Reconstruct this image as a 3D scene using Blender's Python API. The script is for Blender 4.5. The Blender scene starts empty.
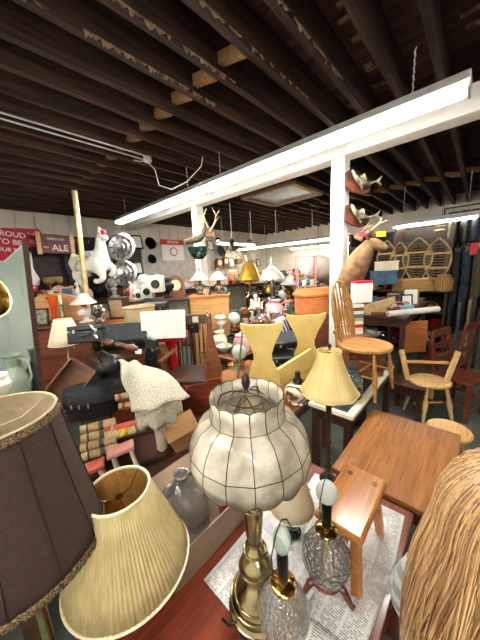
import bpy, bmesh, math, random
from mathutils import Vector, Matrix, Euler
random.seed(7)
PI = math.pi
SC = bpy.context.scene
COL = SC.collection
R = math.radians
# ------------------------------------------------------------------ camera
F = 257.0; TH = R(11.2); RO = R(-3.2); CAMZ = 1.75; HEAD = R(-47)
cam_d = bpy.data.cameras.new('camera'); cam = bpy.data.objects.new('camera', cam_d); COL.objects.link(cam)
cam_d.sensor_fit = 'VERTICAL'; cam_d.sensor_height = 36; cam_d.lens = F / 640 * 36
cam_d.clip_start = 0.02; cam_d.clip_end = 100
CM = Matrix.Rotation(HEAD, 3, 'Z') @ Matrix.Rotation(PI/2 - TH, 3, 'X') @ Matrix.Rotation(RO, 3, 'Z')
cam.matrix_world = Matrix.Translation((0, 0, CAMZ)) @ CM.to_4x4()
SC.camera = cam
C0 = Vector((0, 0, CAMZ)); FW = Vector((-math.sin(HEAD), math.cos(HEAD), 0)); RT = Vector((math.cos(HEAD), math.sin(HEAD), 0))
def ray(px, py): return CM @ Vector(((px - 240) / F, (320 - py) / F, -1))
def P(px, py, d):                        # the point seen at a pixel, d metres ahead
    r = ray(px, py); return C0 + r * (d / r.dot(FW))
def Z(px, py, z):                        # ... at height z
    r = ray(px, py); return C0 + r * ((z - CAMZ) / r.z)
def H(px, py, ax, v):                    # ... on the plane x=v / y=v
    r = ray(px, py); return C0 + r * (v / r[ax])
def pix(p):
    v = CM.transposed() @ (Vector(p) - C0); return 240 + F * v.x / -v.z, 320 - F * v.y / -v.z
# ------------------------------------------------------------------ materials
def lin(h):
    h = h.lstrip('#'); c = [int(h[i:i+2], 16) / 255 for i in (0, 2, 4)]
    return tuple((x / 12.92 if x <= .04045 else ((x + .055) / 1.055) ** 2.4) for x in c) + (1,)
MATS = {}
def mat(name, c1, c2=None, rough=.5, metal=0, scale=8, stretch=(1, 1, 1), bump=0, trans=0, transl=0, emit=0, coat=0, alpha=1, detail=4, ramp=(.35, .65), kind='noise', ior=1.45, dist=0):
    if name in MATS: return MATS[name]
    m = bpy.data.materials.new(name); m.use_nodes = True; nt = m.node_tree; N = nt.nodes; L = nt.links
    b = N['Principled BSDF']; out = N['Material Output']
    b.inputs['Roughness'].default_value = rough; b.inputs['Metallic'].default_value = metal
    b.inputs['Transmission Weight'].default_value = trans; b.inputs['Coat Weight'].default_value = coat
    b.inputs['Coat Roughness'].default_value = .15; b.inputs['Alpha'].default_value = alpha; b.inputs['IOR'].default_value = ior
    col = None
    tc = N.new('ShaderNodeTexCoord'); mp = N.new('ShaderNodeMapping'); L.new(tc.outputs['Object'], mp.inputs[0]); mp.inputs['Scale'].default_value = stretch
    if kind == 'wave':
        tx = N.new('ShaderNodeTexWave'); tx.inputs['Scale'].default_value = scale; tx.inputs['Distortion'].default_value = dist; tx.inputs['Detail'].default_value = detail; fac = tx.outputs['Fac']
    elif kind == 'voronoi':
        tx = N.new('ShaderNodeTexVoronoi'); tx.inputs['Scale'].default_value = scale; fac = tx.outputs['Distance']
    elif kind == 'checker':
        tx = N.new('ShaderNodeTexChecker'); tx.inputs['Scale'].default_value = scale; fac = tx.outputs['Fac']
    elif kind == 'island':
        tx = N.new('ShaderNodeNewGeometry'); fac = tx.outputs['Random Per Island']
    else:
        tx = N.new('ShaderNodeTexNoise'); tx.inputs['Scale'].default_value = scale; tx.inputs['Detail'].default_value = detail; tx.inputs['Distortion'].default_value = dist; fac = tx.outputs['Fac']
    if kind != 'island': L.new(mp.outputs[0], tx.inputs['Vector'])
    if c2:
        rp = N.new('ShaderNodeValToRGB'); rp.color_ramp.elements[0].color = lin(c1); rp.color_ramp.elements[1].color = lin(c2)
        rp.color_ramp.elements[0].position, rp.color_ramp.elements[1].position = ramp
        L.new(fac, rp.inputs[0]); L.new(rp.outputs[0], b.inputs['Base Color']); col = rp.outputs[0]
    else: b.inputs['Base Color'].default_value = lin(c1)
    if bump:
        bp = N.new('ShaderNodeBump'); bp.inputs['Strength'].default_value = bump; bp.inputs['Distance'].default_value = .01
        L.new(fac, bp.inputs['Height']); L.new(bp.outputs[0], b.inputs['Normal'])
    if emit:
        b.inputs['Emission Color'].default_value = lin(c1); b.inputs['Emission Strength'].default_value = emit
    if transl:
        t = N.new('ShaderNodeBsdfTranslucent'); mx = N.new('ShaderNodeMixShader'); mx.inputs[0].default_value = transl
        if col: L.new(col, t.inputs[0])
        else: t.inputs[0].default_value = lin(c1)
        L.new(b.outputs[0], mx.inputs[1]); L.new(t.outputs[0], mx.inputs[2]); L.new(mx.outputs[0], out.inputs[0])
    MATS[name] = m; return m
def wood(name, c1, c2, rough=.4, coat=.2, s=(1, 12, 12), sc=3.5, bump=.05): return mat(name, c1, c2, rough=rough, coat=coat, scale=sc, stretch=s, detail=7, bump=bump, ramp=(.3, .7), dist=1.2)
oak = wood('oak', '#6e4220', '#9c6636', .34, .4); pine = wood('pine', '#b06a2c', '#d08c48', .3, .45); tan = wood('tan wood', '#b98a52', '#d9ab70', .5)
mahog = wood('mahogany', '#4a1c12', '#7c3820', .3, .4); dark = wood('dark wood', '#24130c', '#4a2a1a', .45); walnut = wood('walnut', '#5a3220', '#8a5534', .4)
light = wood('light wood', '#c79a5c', '#e6c68e', .45); orangew = wood('orange wood', '#b8642c', '#d98a4c', .35, .3)
yellow = mat('yellow paint', '#d2b460', '#e6d288', rough=.4, scale=6, coat=.2, detail=10, ramp=(.25, .75))
brass = mat('brass', '#a8843c', '#d8bc74', rough=.16, metal=1, scale=6); brassd = mat('antique brass', '#7c7050', '#cdc096', rough=.22, metal=1, scale=5, detail=5)
blackm = mat('black metal', '#0e0d0d', rough=.35, metal=.6); iron = mat('dark iron', '#2a2624', '#4b4540', rough=.5, metal=.8)
chrome = mat('chrome', '#f0f2f4', '#b8bcc0', rough=.3, metal=1, scale=9); silver = mat('silver', '#b0b0ac', '#d8d8d4', rough=.25, metal=1)
white = mat('white paint', '#e6e2d8', '#f4f1ea', rough=.5, scale=4); cream = mat('cream', '#e0d4b4', '#efe6cc', rough=.6, scale=12)
porc = mat('porcelain', '#ecebe4', '#d8dcd4', rough=.12, coat=.6, scale=7); milk = mat('milk glass', '#e6efe8', '#bccdc4', rough=.12, coat=.6, transl=.35, scale=9, kind='wave', dist=6)
milkb = mat('white bulb glass', '#dfe8e2', '#eef2ee', rough=.15, transl=.35)
glass = mat('clear glass', '#f4f8f8', rough=.03, trans=1, ior=1.45); crystal = mat('cut crystal', '#eef2f4', '#ffffff', rough=.04, trans=.88, bump=.5, scale=75, kind='voronoi', ior=1.5)
bluegl = mat('blue tinted glass', '#a8c4cc', rough=.05, trans=.9); greengl = mat('green glass', '#7aa890', rough=.08, trans=.6); dkgreen = mat('dark green glass', '#0a201a', '#12382e', rough=.1, coat=.7)
amber = mat('amber glass', '#c07a20', rough=.1, trans=.6); redgl = mat('red glass', '#a02018', rough=.12, coat=.6, trans=.2); orangegl = mat('orange glass', '#e04c10', '#f07830', rough=.15, transl=.3)
red = mat('red paint', '#b81420', '#cc2430', rough=.35, coat=.3); pinkred = mat('faded red paint', '#a84438', '#c46858', rough=.5, scale=18)
black = mat('black vinyl', '#0b0c0e', '#191b1e', rough=.4, scale=60, bump=.1); blackl = mat('black leather', '#16171a', '#34363a', rough=.35, scale=20, bump=.5)
greyv = mat('grey vinyl', '#1c2024', '#30353a', rough=.5, scale=30); charcoal = mat('charcoal cloth', '#141416', '#2a2a2c', rough=.9, scale=30)
cardb = mat('cardboard', '#a87c50', '#bd9262', rough=.8, scale=6, stretch=(1, 1, 6)); cardd = mat('grey cardboard', '#6e5a48', '#86705c', rough=.8, scale=5)
brownf = mat('brown fabric', '#35241e', '#44302a', rough=.75, scale=240, bump=.25, transl=.06); braid = mat('braid trim', '#2c1c12', '#9a8058', rough=.8, scale=260, bump=1, ramp=(.4, .62))
lining = mat('cream lining', '#b8a684', '#cdbd9c', rough=.85, scale=30, transl=.25); pleat = mat('pleated cream silk', '#d6c48c', '#e6d7a6', rough=.6, scale=60, transl=.35, stretch=(1, 1, .1))
pipingm = mat('cream piping', '#efe4c2', rough=.7); bell = mat('butter cream silk', '#e8d490', '#f0e0a4', rough=.6, scale=20, transl=.35); ivory = mat('ivory shade', '#e8dcb8', '#f2ead0', rough=.7, scale=20, transl=.35)
capiz = mat('capiz shell', '#aaa08c', '#e0dacb', rough=.22, scale=16, detail=6, coat=.4, transl=.35, bump=.08); lead = mat('dark came', '#3a3024', '#54463a', rough=.4, metal=.7)
crochet = mat('crocheted wool', '#cfc8b0', '#e9e5d0', rough=.95, scale=130, bump=1, kind='voronoi'); floral = mat('floral upholstery', '#c8b084', '#8a5a40', rough=.9, scale=40, bump=.4, ramp=(.45, .7))
paperw = mat('white paper', '#ecebe6', '#f6f5f1', rough=.8); hidem = mat('deer hide', '#6e5238', '#a08260', rough=.9, scale=14, bump=.3); antler = mat('antler', '#8c7450', '#cdbb94', rough=.6)
feather = mat('duck feathers', '#241c14', '#5c4e38', rough=.8, scale=22); fishm = mat('fish skin', '#3a3c2c', '#a8a284', rough=.25, coat=.6, scale=12); bluebox = mat('blue box', '#3c5a74', '#54748c', rough=.6)
straw = mat('wicker', '#7c5630', '#c09a60', rough=.8, scale=60, kind='wave', bump=.6); webb = mat('rawhide webbing', '#6a5a40', '#8c7a58', rough=.8)
hairm = mat('blond hair', '#5c3b1e', '#d2aa78', rough=.42, kind='island', ramp=(0, 1)); skin = mat('skin', '#dca88c', '#e8b89c', rough=.55); hairbase = mat('blond underlayer', '#7a5630', '#b48a58', rough=.7, scale=30, stretch=(6, 6, .5))
shirt = mat('grey and white plaid', '#ccd0d0', '#98a2a4', rough=.9, scale=34, kind='checker'); denim = mat('denim', '#26344a', '#34455e', rough=.9, scale=80)
def newsmat():
    m = bpy.data.materials.new('newsprint'); m.use_nodes = True; nt = m.node_tree; N = nt.nodes; L = nt.links; b = N['Principled BSDF']
    tc = N.new('ShaderNodeTexCoord')
    def math_(op, a, bb=None):
        n = N.new('ShaderNodeMath'); n.operation = op
        for i, v in enumerate((a, bb)):
            if v is None: continue
            if isinstance(v, (int, float)): n.inputs[i].default_value = v
            else: L.new(v, n.inputs[i])
        return n.outputs[0]
    sx = N.new('ShaderNodeSeparateXYZ'); L.new(tc.outputs['Object'], sx.inputs[0])
    line = math_('GREATER_THAN', math_('SINE', math_('MULTIPLY', sx.outputs[0], 900)), -.1)
    colm = math_('GREATER_THAN', math_('SINE', math_('MULTIPLY', sx.outputs[1], 105)), -.88)
    nz = N.new('ShaderNodeTexNoise'); nz.inputs['Scale'].default_value = 260; mp = N.new('ShaderNodeMapping'); mp.inputs['Scale'].default_value = (.7, .5, 1); L.new(tc.outputs['Object'], mp.inputs[0]); L.new(mp.outputs[0], nz.inputs['Vector'])
    wd = math_('GREATER_THAN', nz.outputs['Fac'], .46)
    ch = N.new('ShaderNodeTexVoronoi'); ch.distance = 'CHEBYCHEV'; ch.inputs['Scale'].default_value = 14; L.new(tc.outputs['Object'], ch.inputs['Vector'])
    sc = N.new('ShaderNodeSeparateColor'); L.new(ch.outputs['Color'], sc.inputs[0])
    pic = math_('GREATER_THAN', sc.outputs[0], .8); n2 = N.new('ShaderNodeTexNoise'); n2.inputs['Scale'].default_value = 60; L.new(tc.outputs['Object'], n2.inputs['Vector'])
    blank = math_('LESS_THAN', sc.outputs[0], .86)
    t1 = math_('MULTIPLY', math_('MULTIPLY', math_('MULTIPLY', line, colm), wd), .62)
    t2 = math_('MULTIPLY', math_('MULTIPLY', pic, n2.outputs['Fac']), .75)
    mx = N.new('ShaderNodeMix'); mx.data_type = 'RGBA'; L.new(math_('MAXIMUM', math_('MULTIPLY', t1, blank), t2), mx.inputs[0])
    mx.inputs[6].default_value = lin('#f0f0ee'); mx.inputs[7].default_value = lin('#3c3e40'); L.new(mx.outputs[2], b.inputs['Base Color']); b.inputs['Roughness'].default_value = .8
    return m
news = newsmat()
# ------------------------------------------------------------------ mesh building
class MB:
    def __init__(s): s.v = []; s.f = []
    def add(s, vs, fs):
        n = len(s.v); s.v += [tuple(v) for v in vs]; s.f += [tuple(i + n for i in f) for f in fs]; return s
    def box(s, c, d, rot=None):
        vs = [Vector((x * d[0] / 2, y * d[1] / 2, z * d[2] / 2)) for x in (-1, 1) for y in (-1, 1) for z in (-1, 1)]
        if rot is not None: vs = [(rot if isinstance(rot, Matrix) else Euler(rot).to_matrix()) @ v for v in vs]
        return s.add([Vector(c) + v for v in vs], [(0, 1, 3, 2), (4, 6, 7, 5), (0, 4, 5, 1), (2, 3, 7, 6), (0, 2, 6, 4), (1, 5, 7, 3)])
    def bar(s, a, b, w, h, up=(0, 0, 1)):
        a, b = Vector(a), Vector(b); x = (b - a).normalized(); u = Vector(up)
        if abs(x.dot(u)) > .98: u = Vector((1, 0, 0))
        y = u.cross(x).normalized(); z = x.cross(y)
        M = Matrix((x, y, z)).transposed(); return s.box((a + b) / 2, ((b - a).length, w, h), M)
    def lathe(s, prof, seg=24, c=(0, 0, 0), sq=(1, 1), mod=None, rot=None):
        vs = []; fs = []; n = len(prof)
        for r, z in prof:
            for k in range(seg):
                a = 2 * PI * k / seg; rr = r * (mod(a, z) if mod else 1)
                v = Vector((rr * math.cos(a) * sq[0], rr * math.sin(a) * sq[1], z))
                if rot is not None: v = rot @ v
                vs.append(Vector(c) + v)
        for i in range(n - 1):
            for k in range(seg):
                k2 = (k + 1) % seg; fs.append((i * seg + k, i * seg + k2, (i + 1) * seg + k2, (i + 1) * seg + k))
        if prof[0][0] > 1e-4: fs.append(tuple(reversed(range(seg))))
        if prof[-1][0] > 1e-4 and not getattr(s, 'open', 0): fs.append(tuple((n - 1) * seg + k for k in range(seg)))
        return s.add(vs, fs)
    def tube(s, pts, r, seg=8, closed=False):
        pts = [Vector(p) for p in pts]; n = len(pts); rs = r if isinstance(r, (list, tuple)) else [r] * n; vs = []; fs = []
        up = None
        for i, p in enumerate(pts):
            t = (pts[(i + 1) % n] - pts[i - 1]) if closed else (pts[min(i + 1, n - 1)] - pts[max(i - 1, 0)])
            t = t.normalized() if t.length > 1e-9 else Vector((0, 0, 1))
            if up is None: up = Vector((0, 0, 1)) if abs(t.z) < .9 else Vector((1, 0, 0))
            x = up.cross(t)
            if x.length < 1e-6: x = Vector((1, 0, 0)).cross(t)
            x.normalize(); y = t.cross(x); up = y
            for k in range(seg):
                a = 2 * PI * k / seg; vs.append(p + (x * math.cos(a) + y * math.sin(a)) * rs[i])
        m = n if closed else n - 1
        for i in range(m):
            for k in range(seg):
                k2 = (k + 1) % seg; j = (i + 1) % n; fs.append((i * seg + k, i * seg + k2, j * seg + k2, j * seg + k))
        if not closed: fs += [tuple(reversed(range(seg))), tuple((n - 1) * seg + k for k in range(seg))]
        return s.add(vs, fs)
    def prism(s, pts, t, M=None):             # outline in local x,z; thickness along y
        n = len(pts); vs = [Vector((x, -t / 2, z)) for x, z in pts] + [Vector((x, t / 2, z)) for x, z in pts]
        if M is not None: vs = [M @ v for v in vs]
        return s.add(vs, [tuple(range(n)), tuple(reversed(range(n, 2 * n)))] + [(i, i + n, (i + 1) % n + n, (i + 1) % n) for i in range(n)])
    def ball(s, c, r, seg=16, sq=(1, 1, 1), rot=None):
        pr = [(max(1e-5, math.sin(PI * i / 10)) * r, -math.cos(PI * i / 10) * r * sq[2]) for i in range(11)]
        pr[0] = (1e-5, pr[0][1]); pr[-1] = (1e-5, pr[-1][1])
        return s.lathe(pr, seg, c, sq[:2], rot=rot)
    def build(s, name, m, parent=None, smooth=True, bevel=0, sub=0, solid=0):
        me = bpy.data.meshes.new(name); me.from_pydata([tuple(v) for v in s.v], [], s.f)
        bm = bmesh.new(); bm.from_mesh(me); bmesh.ops.recalc_face_normals(bm, faces=bm.faces); bm.to_mesh(me); bm.free()
        me.materials.append(m); o = bpy.data.objects.new(name, me); COL.objects.link(o)
        if smooth:
            me.shade_smooth()
            try: me.set_sharp_from_angle(angle=R(38))
            except Exception: pass
        if parent: o.parent = parent
        if bevel:
            b = o.modifiers.new('bevel', 'BEVEL'); b.width = bevel; b.segments = 2; b.limit_method = 'ANGLE'; b.harden_normals = False
        if solid: q = o.modifiers.new('solid', 'SOLIDIFY'); q.thickness = solid; q.offset = 0
        if sub: q = o.modifiers.new('sub', 'SUBSURF'); q.levels = q.render_levels = sub
        return o
def tag(o, label=None, cat=None, group=None, kind=None):
    for k, v in (('label', label), ('category', cat), ('group', group), ('kind', kind)):
        if v: o[k] = v
    return o
def T(name, loc, label, cat, rz=None, group=None, rot=None, s=1):
    o = bpy.data.objects.new(name, None); COL.objects.link(o); o.location = loc; o.empty_display_size = .05
    o.rotation_euler = rot if rot is not None else (0, 0, HEAD if rz is None else rz); o.scale = (s, s, s); return tag(o, label, cat, group)
def copy_tree(o, parent=None):
    c = o.copy(); COL.objects.link(c)
    if parent: c.parent = parent
    for ch in [x for x in bpy.data.objects if x.parent == o]: copy_tree(ch, c)
    return c
def struct(mb, name, m, **k): return tag(mb.build(name, m, **k), kind='structure')
def skinned(name, chains, m, parent=None, sub=2):
    """chains: list of lists of (x,y,z,r); first point of later chains may be an int index of a vertex to join."""
    vs = []; es = []; rs = []
    for ch in chains:
        prev = None
        for p in ch:
            if isinstance(p, int): prev = p; continue
            vs.append(p[:3]); rs.append(p[3] if isinstance(p[3], tuple) else (p[3], p[3]))
            if prev is not None: es.append((prev, len(vs) - 1))
            prev = len(vs) - 1
    me = bpy.data.meshes.new(name); me.from_pydata(vs, es, []); o = bpy.data.objects.new(name, me); COL.objects.link(o)
    sk = o.modifiers.new('skin', 'SKIN'); sk.use_smooth_shade = True
    for i, r in enumerate(rs): me.skin_vertices[0].data[i].radius = r
    me.skin_vertices[0].data[0].use_root = True
    s = o.modifiers.new('sub', 'SUBSURF'); s.levels = s.render_levels = sub
    dg = bpy.context.evaluated_depsgraph_get(); dg.update(); ev = o.evaluated_get(dg); nm = bpy.data.meshes.new_from_object(ev)
    o.modifiers.clear(); o.data = nm; nm.name = name; nm.materials.clear(); nm.materials.append(m); nm.shade_smooth()
    if parent: o.parent = parent
    return o
def text(name, s, size, m, parent, loc=(0, 0, 0), rot=(PI/2, 0, 0), ext=.002, ax=1.0):
    cu = bpy.data.curves.new(name, 'FONT'); cu.body = s; cu.size = size; cu.extrude = ext; cu.align_x = 'CENTER'; cu.align_y = 'CENTER'; cu.space_line = .8; cu.offset = size * .012
    t = bpy.data.objects.new(name, cu); COL.objects.link(t); dg = bpy.context.evaluated_depsgraph_get(); dg.update()
    me = bpy.data.meshes.new_from_object(t.evaluated_get(dg)); bpy.data.objects.remove(t); o = bpy.data.objects.new(name, me); COL.objects.link(o)
    me.materials.clear(); me.materials.append(m); o.location = loc; o.rotation_euler = rot; o.scale = (ax, 1, 1); o.parent = parent; return o
def legpost(mb, x, y, h, prof=None): return mb.lathe([(r, z * h) for r, z in (prof or [(.018, 0), (.028, .1), (.018, .2), (.03, .5), (.02, .75), (.03, .8), (.03, 1)])], 12, (x, y, 0))
# ------------------------------------------------------------------ room shell
XB, YL, XN, YR, ZJ, ZD = 8.9, 6.6, -2.4, -3.2, 3.06, 3.3
wallw = mat('wall boards', '#ded9cc', '#ece8dd', rough=.7, scale=3); concrete = mat('floor concrete', '#3e4640', '#5a625a', rough=.45, scale=3, detail=8)
deck = mat('ceiling deck boards', '#2e1916', '#62403a', rough=.9, scale=2.2, stretch=(5, 1, 1), detail=8, ramp=(.3, .75)); joistm = mat('old joist wood', '#21130f', '#4c3427', rough=.85, scale=3, stretch=(.6, 8, 8), detail=6)
scrap = mat('torn plaster scraps', '#5a4434', '#a58c74', rough=.95, scale=14, detail=6); bridg = wood('bridging wood', '#7a5634', '#a07a50', .8, 0)
struct(MB().box(((XB + XN) / 2, (YL + YR) / 2, -.05), (XB - XN, YL - YR, .1)), 'floor', concrete, smooth=False)
mb = MB(); y = YR
bx = XN
while bx < XB:                                         # deck boards run across the joists
    w = .19; mb.box((bx + w / 2, (YL + YR) / 2, ZD + .02 + random.uniform(0, .006)), (w - .008, YL - YR, .03)); bx += w
struct(mb, 'ceiling', deck, smooth=False)
struct(MB().box(((XB + XN) / 2, (YL + YR) / 2, ZD + .1), (XB - XN, YL - YR, .06)), 'roof', joistm, smooth=False)
yj = YR + .12; jy = []
yj = .34 - .28 * 12
while yj < YL: jy.append(yj); yj += .28
for i, yy in enumerate(jy):
    mb = MB()
    n = 26; x0, x1 = XN, XB; prev = None
    vs = []; fs = []
    for k in range(n + 1):                             # slightly wavy sawn joist
        x = x0 + (x1 - x0) * k / n; dz = random.uniform(-.006, .006); dy = random.uniform(-.004, .004)
        vs += [(x, yy - .024 + dy, ZJ + dz), (x, yy + .024 + dy, ZJ + dz), (x, yy + .024 + dy, ZD), (x, yy - .024 + dy, ZD)]
        if k: a = 4 * (k - 1); b = 4 * k; fs += [(a + j, a + (j + 1) % 4, b + (j + 1) % 4, b + j) for j in range(4)]
    mb.add(vs, fs); struct(mb, 'ceiling_joist', joistm, smooth=False)
def ragged(x0, x1, yy, z, h):                          # torn scraps left along a joist edge
    mb = MB(); x = x0
    while x < x1:
        w = random.uniform(.02, .07)
        if random.random() < .75:
            hh = h * random.uniform(.3, 1); mb.prism([(-w/2, 0), (-w*.2, -hh*.7), (w*.1, -hh), (w/2, -hh*.4), (w*.6, 0)], .008, Matrix.Translation((x, yy, z)) @ Matrix.Rotation(random.uniform(-.3, .3), 4, 'X'))
        x += w * .9
    return mb
mb = MB()
for x0, x1, j in [(.3, 1.7, 1.74), (.6, 1.6, 1.46), (1.0, 2.2, 1.18), (1.3, 2.2, .9)]:
    mb.add(*(lambda q: (q.v, q.f))(ragged(x0, x1, j - .03, ZJ + .02, .035)))
struct(mb, 'ceiling_trim_scraps', scrap, smooth=False)
mb = MB()
for k in range(34):                                    # lath patches left on the deck
    x, yy = random.uniform(1.2, 3.0), .34 + .28 * random.randint(-4, 3) + .14; yy += random.uniform(-.05, .05)
    mb.box((x, yy, ZD - .003), (random.uniform(.03, .07), random.uniform(.05, .14), .012), (0, 0, random.uniform(-.3, .3)))
struct(mb, 'ceiling_trim_lath', scrap, smooth=False)
for k, j in enumerate(jy[:-1]):                        # cross bridging between joists
    for X in (1.47, 6.0):
        if j < 1.1 and X < 3: continue
        m2 = MB(); m2.bar((X, j + .02, ZJ + .03), (X + .02, j + .26, ZJ + .1), .05, .07); struct(m2, 'ceiling_bridging_board', bridg, smooth=False)
def boards(name, a, b, z0, z1, nrm, w=.3, th=.02):     # vertical board wall
    mb = MB(); a, b = Vector(a), Vector(b); L = (b - a).length; n = int(L / w); d = (b - a) / n; nv = Vector(nrm)
    mb.bar((a.x + nv.x * -.04, a.y + nv.y * -.04, (z0 + z1) / 2), (b.x + nv.x * -.04, b.y + nv.y * -.04, (z0 + z1) / 2), .05, z1 - z0)
    for i in range(n):
        p = a + d * (i + .03); q = a + d * (i + .97); mb.bar((p.x, p.y, (z0 + z1) / 2), (q.x, q.y, (z0 + z1) / 2), th, z1 - z0)
    return struct(mb, name, wallw, smooth=False)
boards('wall_left', (XN, YL), (XB, YL), 0, ZD + .1, (0, -1, 0)); boards('wall_back', (XB, YR), (XB, YL), 0, ZD + .1, (-1, 0, 0), 1.2)
boards('wall_right', (XN, YR), (XB, YR), 0, ZD + .1, (0, 1, 0)); boards('wall_near', (XN, YR), (XN, YL), 0, ZD + .1, (1, 0, 0))
BX = 3.05
struct(MB().box((BX, (YL + YR) / 2, 2.955), (.17, YL - YR, .21)), 'beam', white, smooth=False, bevel=.004)
struct(MB().box((BX, (YL + YR) / 2, 2.862), (.2, YL - YR, .02)), 'beam_trim', white, smooth=False)
for yy in (1.22, 3.72, -1.28):
    p = MB().box((BX, yy, 1.425), (.15, .15, 2.85)); p.box((BX, yy, .06), (.18, .18, .12)); struct(p, 'pillar', white, smooth=False, bevel=.004)
# wall shelving band: dark rail under the white boards
struct(MB().box((1.4, YL - .06, 1.95), (3.9, .08, 1.36)), 'wall_left_panel', mat('dark slat wall', '#2c2422', '#3c3430', rough=.8), smooth=False)
struct(MB().box((4.9, YL - .04, 2.05), (3.0, .04, 1.1)), 'wall_left_panel', mat('grey pegboard', '#b0aea8', '#c4c2ba', rough=.8), smooth=False)
# hatch in the ceiling beyond the beam
h = MB(); hx0, hx1, hy0, hy1 = 3.85, 4.85, 2.3, 3.35
for a, b in (((hx0, hy0), (hx1, hy0)), ((hx1, hy0), (hx1, hy1)), ((hx1, hy1), (hx0, hy1)), ((hx0, hy1), (hx0, hy0))): h.bar((*a, ZJ - .02), (*b, ZJ - .02), .1, .05)
struct(h, 'ceiling_frame', wood('hatch frame', '#8c7050', '#b09068', .7, 0), smooth=False)
struct(MB().box(((hx0 + hx1) / 2, (hy0 + hy1) / 2, ZJ + .0), (hx1 - hx0, hy1 - hy0, .02)), 'ceiling_panel', mat('hatch pane', '#8a98a0', '#a4b0b4', rough=.3), smooth=False)
# conduits, junction box and wires on the left ceiling
cond = mat('galvanised conduit', '#c0c0bc', '#dcdcd8', rough=.5, metal=.3)
for dy, lab in ((2.86, 'long silver conduit under the joists at upper left'), (2.96, 'second silver conduit beside it nearer the far wall')):
    tag(MB().tube([(-2.3, dy, ZJ - .015), (1.62, dy, ZJ - .015), (1.7, dy - .02, ZJ - .03)], .008).build('conduit', cond), lab, 'conduit')
t = T('junction_box', (1.72, 2.9, ZJ - .04), 'small metal junction box with dangling white cable under the joists', 'junction box', 0)
MB().lathe([(.04, -.02), (.045, -.01), (.045, .035)], 16).build('box', cond, t)
MB().tube([(0, 0, -.02), (.05, -.05, -.1), (.1, -.02, -.25), (.2, -.12, -.3), (.3, -.3, -.24), (.4, -.45, -.1), (.42, -.47, 0)], .006).build('cable', white, t)
MB().tube([(0, 0, 0), (-.03, .1, .01), (-.1, .14, .02)], .006).build('clamp', cond, t)
for k, (px_1, py0, py1, d, lab) in enumerate([(125, 165, 214, 4.6, 'thin dark cord hanging from the ceiling left of the far fixture end'), (248, 170, 240, 6.4, 'thin pale cord hanging in the centre distance'), (274, 165, 236, 6.4, 'second thin pale cord hanging in the centre distance'), (312, 190, 232, 6.6, 'thin cord nearest the white pillar in the distance')]):
    a = P(px_1, py0, d); b = P(px_1, py1, d); t = T('ceiling_wire', (a.x, a.y, ZJ), lab, 'cord', 0, group='hanging cords'); MB().tube([(0, 0, 0), (.01, 0, (b.z - ZJ) * .5), (0, 0, b.z - ZJ)], .008, 6).build('cord', blackm if k == 0 else white, t)
a, b = H(357, 163, 0, 3.4), H(480, 165, 0, 3.4)
# ------------------------------------------------------------------ fluorescent fixtures
tubem = mat('fluorescent tube', '#fffaf2', emit=42); tubedim = mat('dimmed fluorescent tube', '#fff6e8', emit=15); encl = mat('fixture enamel', '#d4d4d0', '#e2e2de', rough=.35, coat=.2)  # far fixtures get dimmer tubes so the back of the room isn't overexposed
def fixture(a, b, label, chains=True, top=ZJ):
    a, b = Vector(a), Vector(b); L = (b - a).length; ang = math.atan2((b - a).y, (b - a).x)
    t = T('fluorescent_light', a, label, 'ceiling light', ang, group='fluorescent shop lights')
    m = MB(); m.prism([(-.11, .01), (-.035, .085), (.035, .085), (.11, .01), (.105, .004), (.033, .07), (-.033, .07), (-.105, .004)], L, Matrix.Translation((L / 2, 0, 0)) @ Matrix.Rotation(PI/2, 4, 'Z')); m.build('reflector', encl, t, smooth=False)
    [MB().box((x_, 0, .01), (.012, .16, .08)).build('end_cap', encl, t, smooth=False) for x_ in (0, L)]
    for s in (-.035, .035):
        MB().tube([(.03, s, -.012), (L - .03, s, -.012)], .019, 10).build('tube', tubedim if a.x > 4 else tubem, t)
        m = MB()
        for x in (.02, L - .02): m.box((x, s, .0), (.02, .03, .05))
        m.build('lamp_holder', white, t, smooth=False)
    if chains:
        for x in (L * .12, L * .88):
            m = MB(); z = .085; k = 0; H_ = top - a.z
            while z < H_:
                m.tube([(x + math.cos(q) * (.006 if k % 2 else .001), math.sin(q) * (.001 if k % 2 else .006), z + .012 + math.sin(q + (0 if 0 else 0)) * 0 + (math.cos(q * 1) * .0) + [0, .01, .014, .01, 0, -.01, -.014, -.01][j]) for j, q in enumerate([PI * j / 4 + PI/2 for j in range(8)])], .0026, 4, True); z += .022; k += 1
            m.build('chain', cond, t)
    return t
LZ = 2.73
fixture((2.26, .14, LZ), (2.26, 2.58, LZ), 'nearest long fluorescent fixture running across upper right of the ceiling')
fixture((2.26, 2.61, LZ), (2.26, 5.04, LZ), 'second long fluorescent fixture end to end beyond the nearest one')
fixture((5.79, .08, 2.37), (5.79, 1.27, 2.37), 'fluorescent fixture at right above the snowshoe wall', top=ZJ)
fixture((6.9, 2.5, 2.42), (6.9, 4.95, 2.42), 'distant fluorescent fixture just left of the white pillar, higher of the row')
fixture((6.9, 4.98, 2.42), (6.9, 6.4, 2.42), 'distant fluorescent fixture in the far left corner beside the row')
fixture((8.2, 2.6, 2.35), (8.2, 5.0, 2.35), 'farthest low fluorescent fixture near the back wall')
fixture((4.6, 4.9, 2.42), (6.0, 4.9, 2.42), 'fluorescent fixture above the duck planter, pointing away')
fixture((-.7, -2.5, LZ), (-.7, -.1, LZ), 'added unseen fluorescent fixture behind the viewer, nearer the right wall')  # out of view, added to light the room from behind the camera
fixture((-.7, .3, LZ), (-.7, 2.7, LZ), 'added unseen fluorescent fixture behind the viewer, nearer the left wall')  # second unseen fixture of the added row, also there for its light
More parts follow.
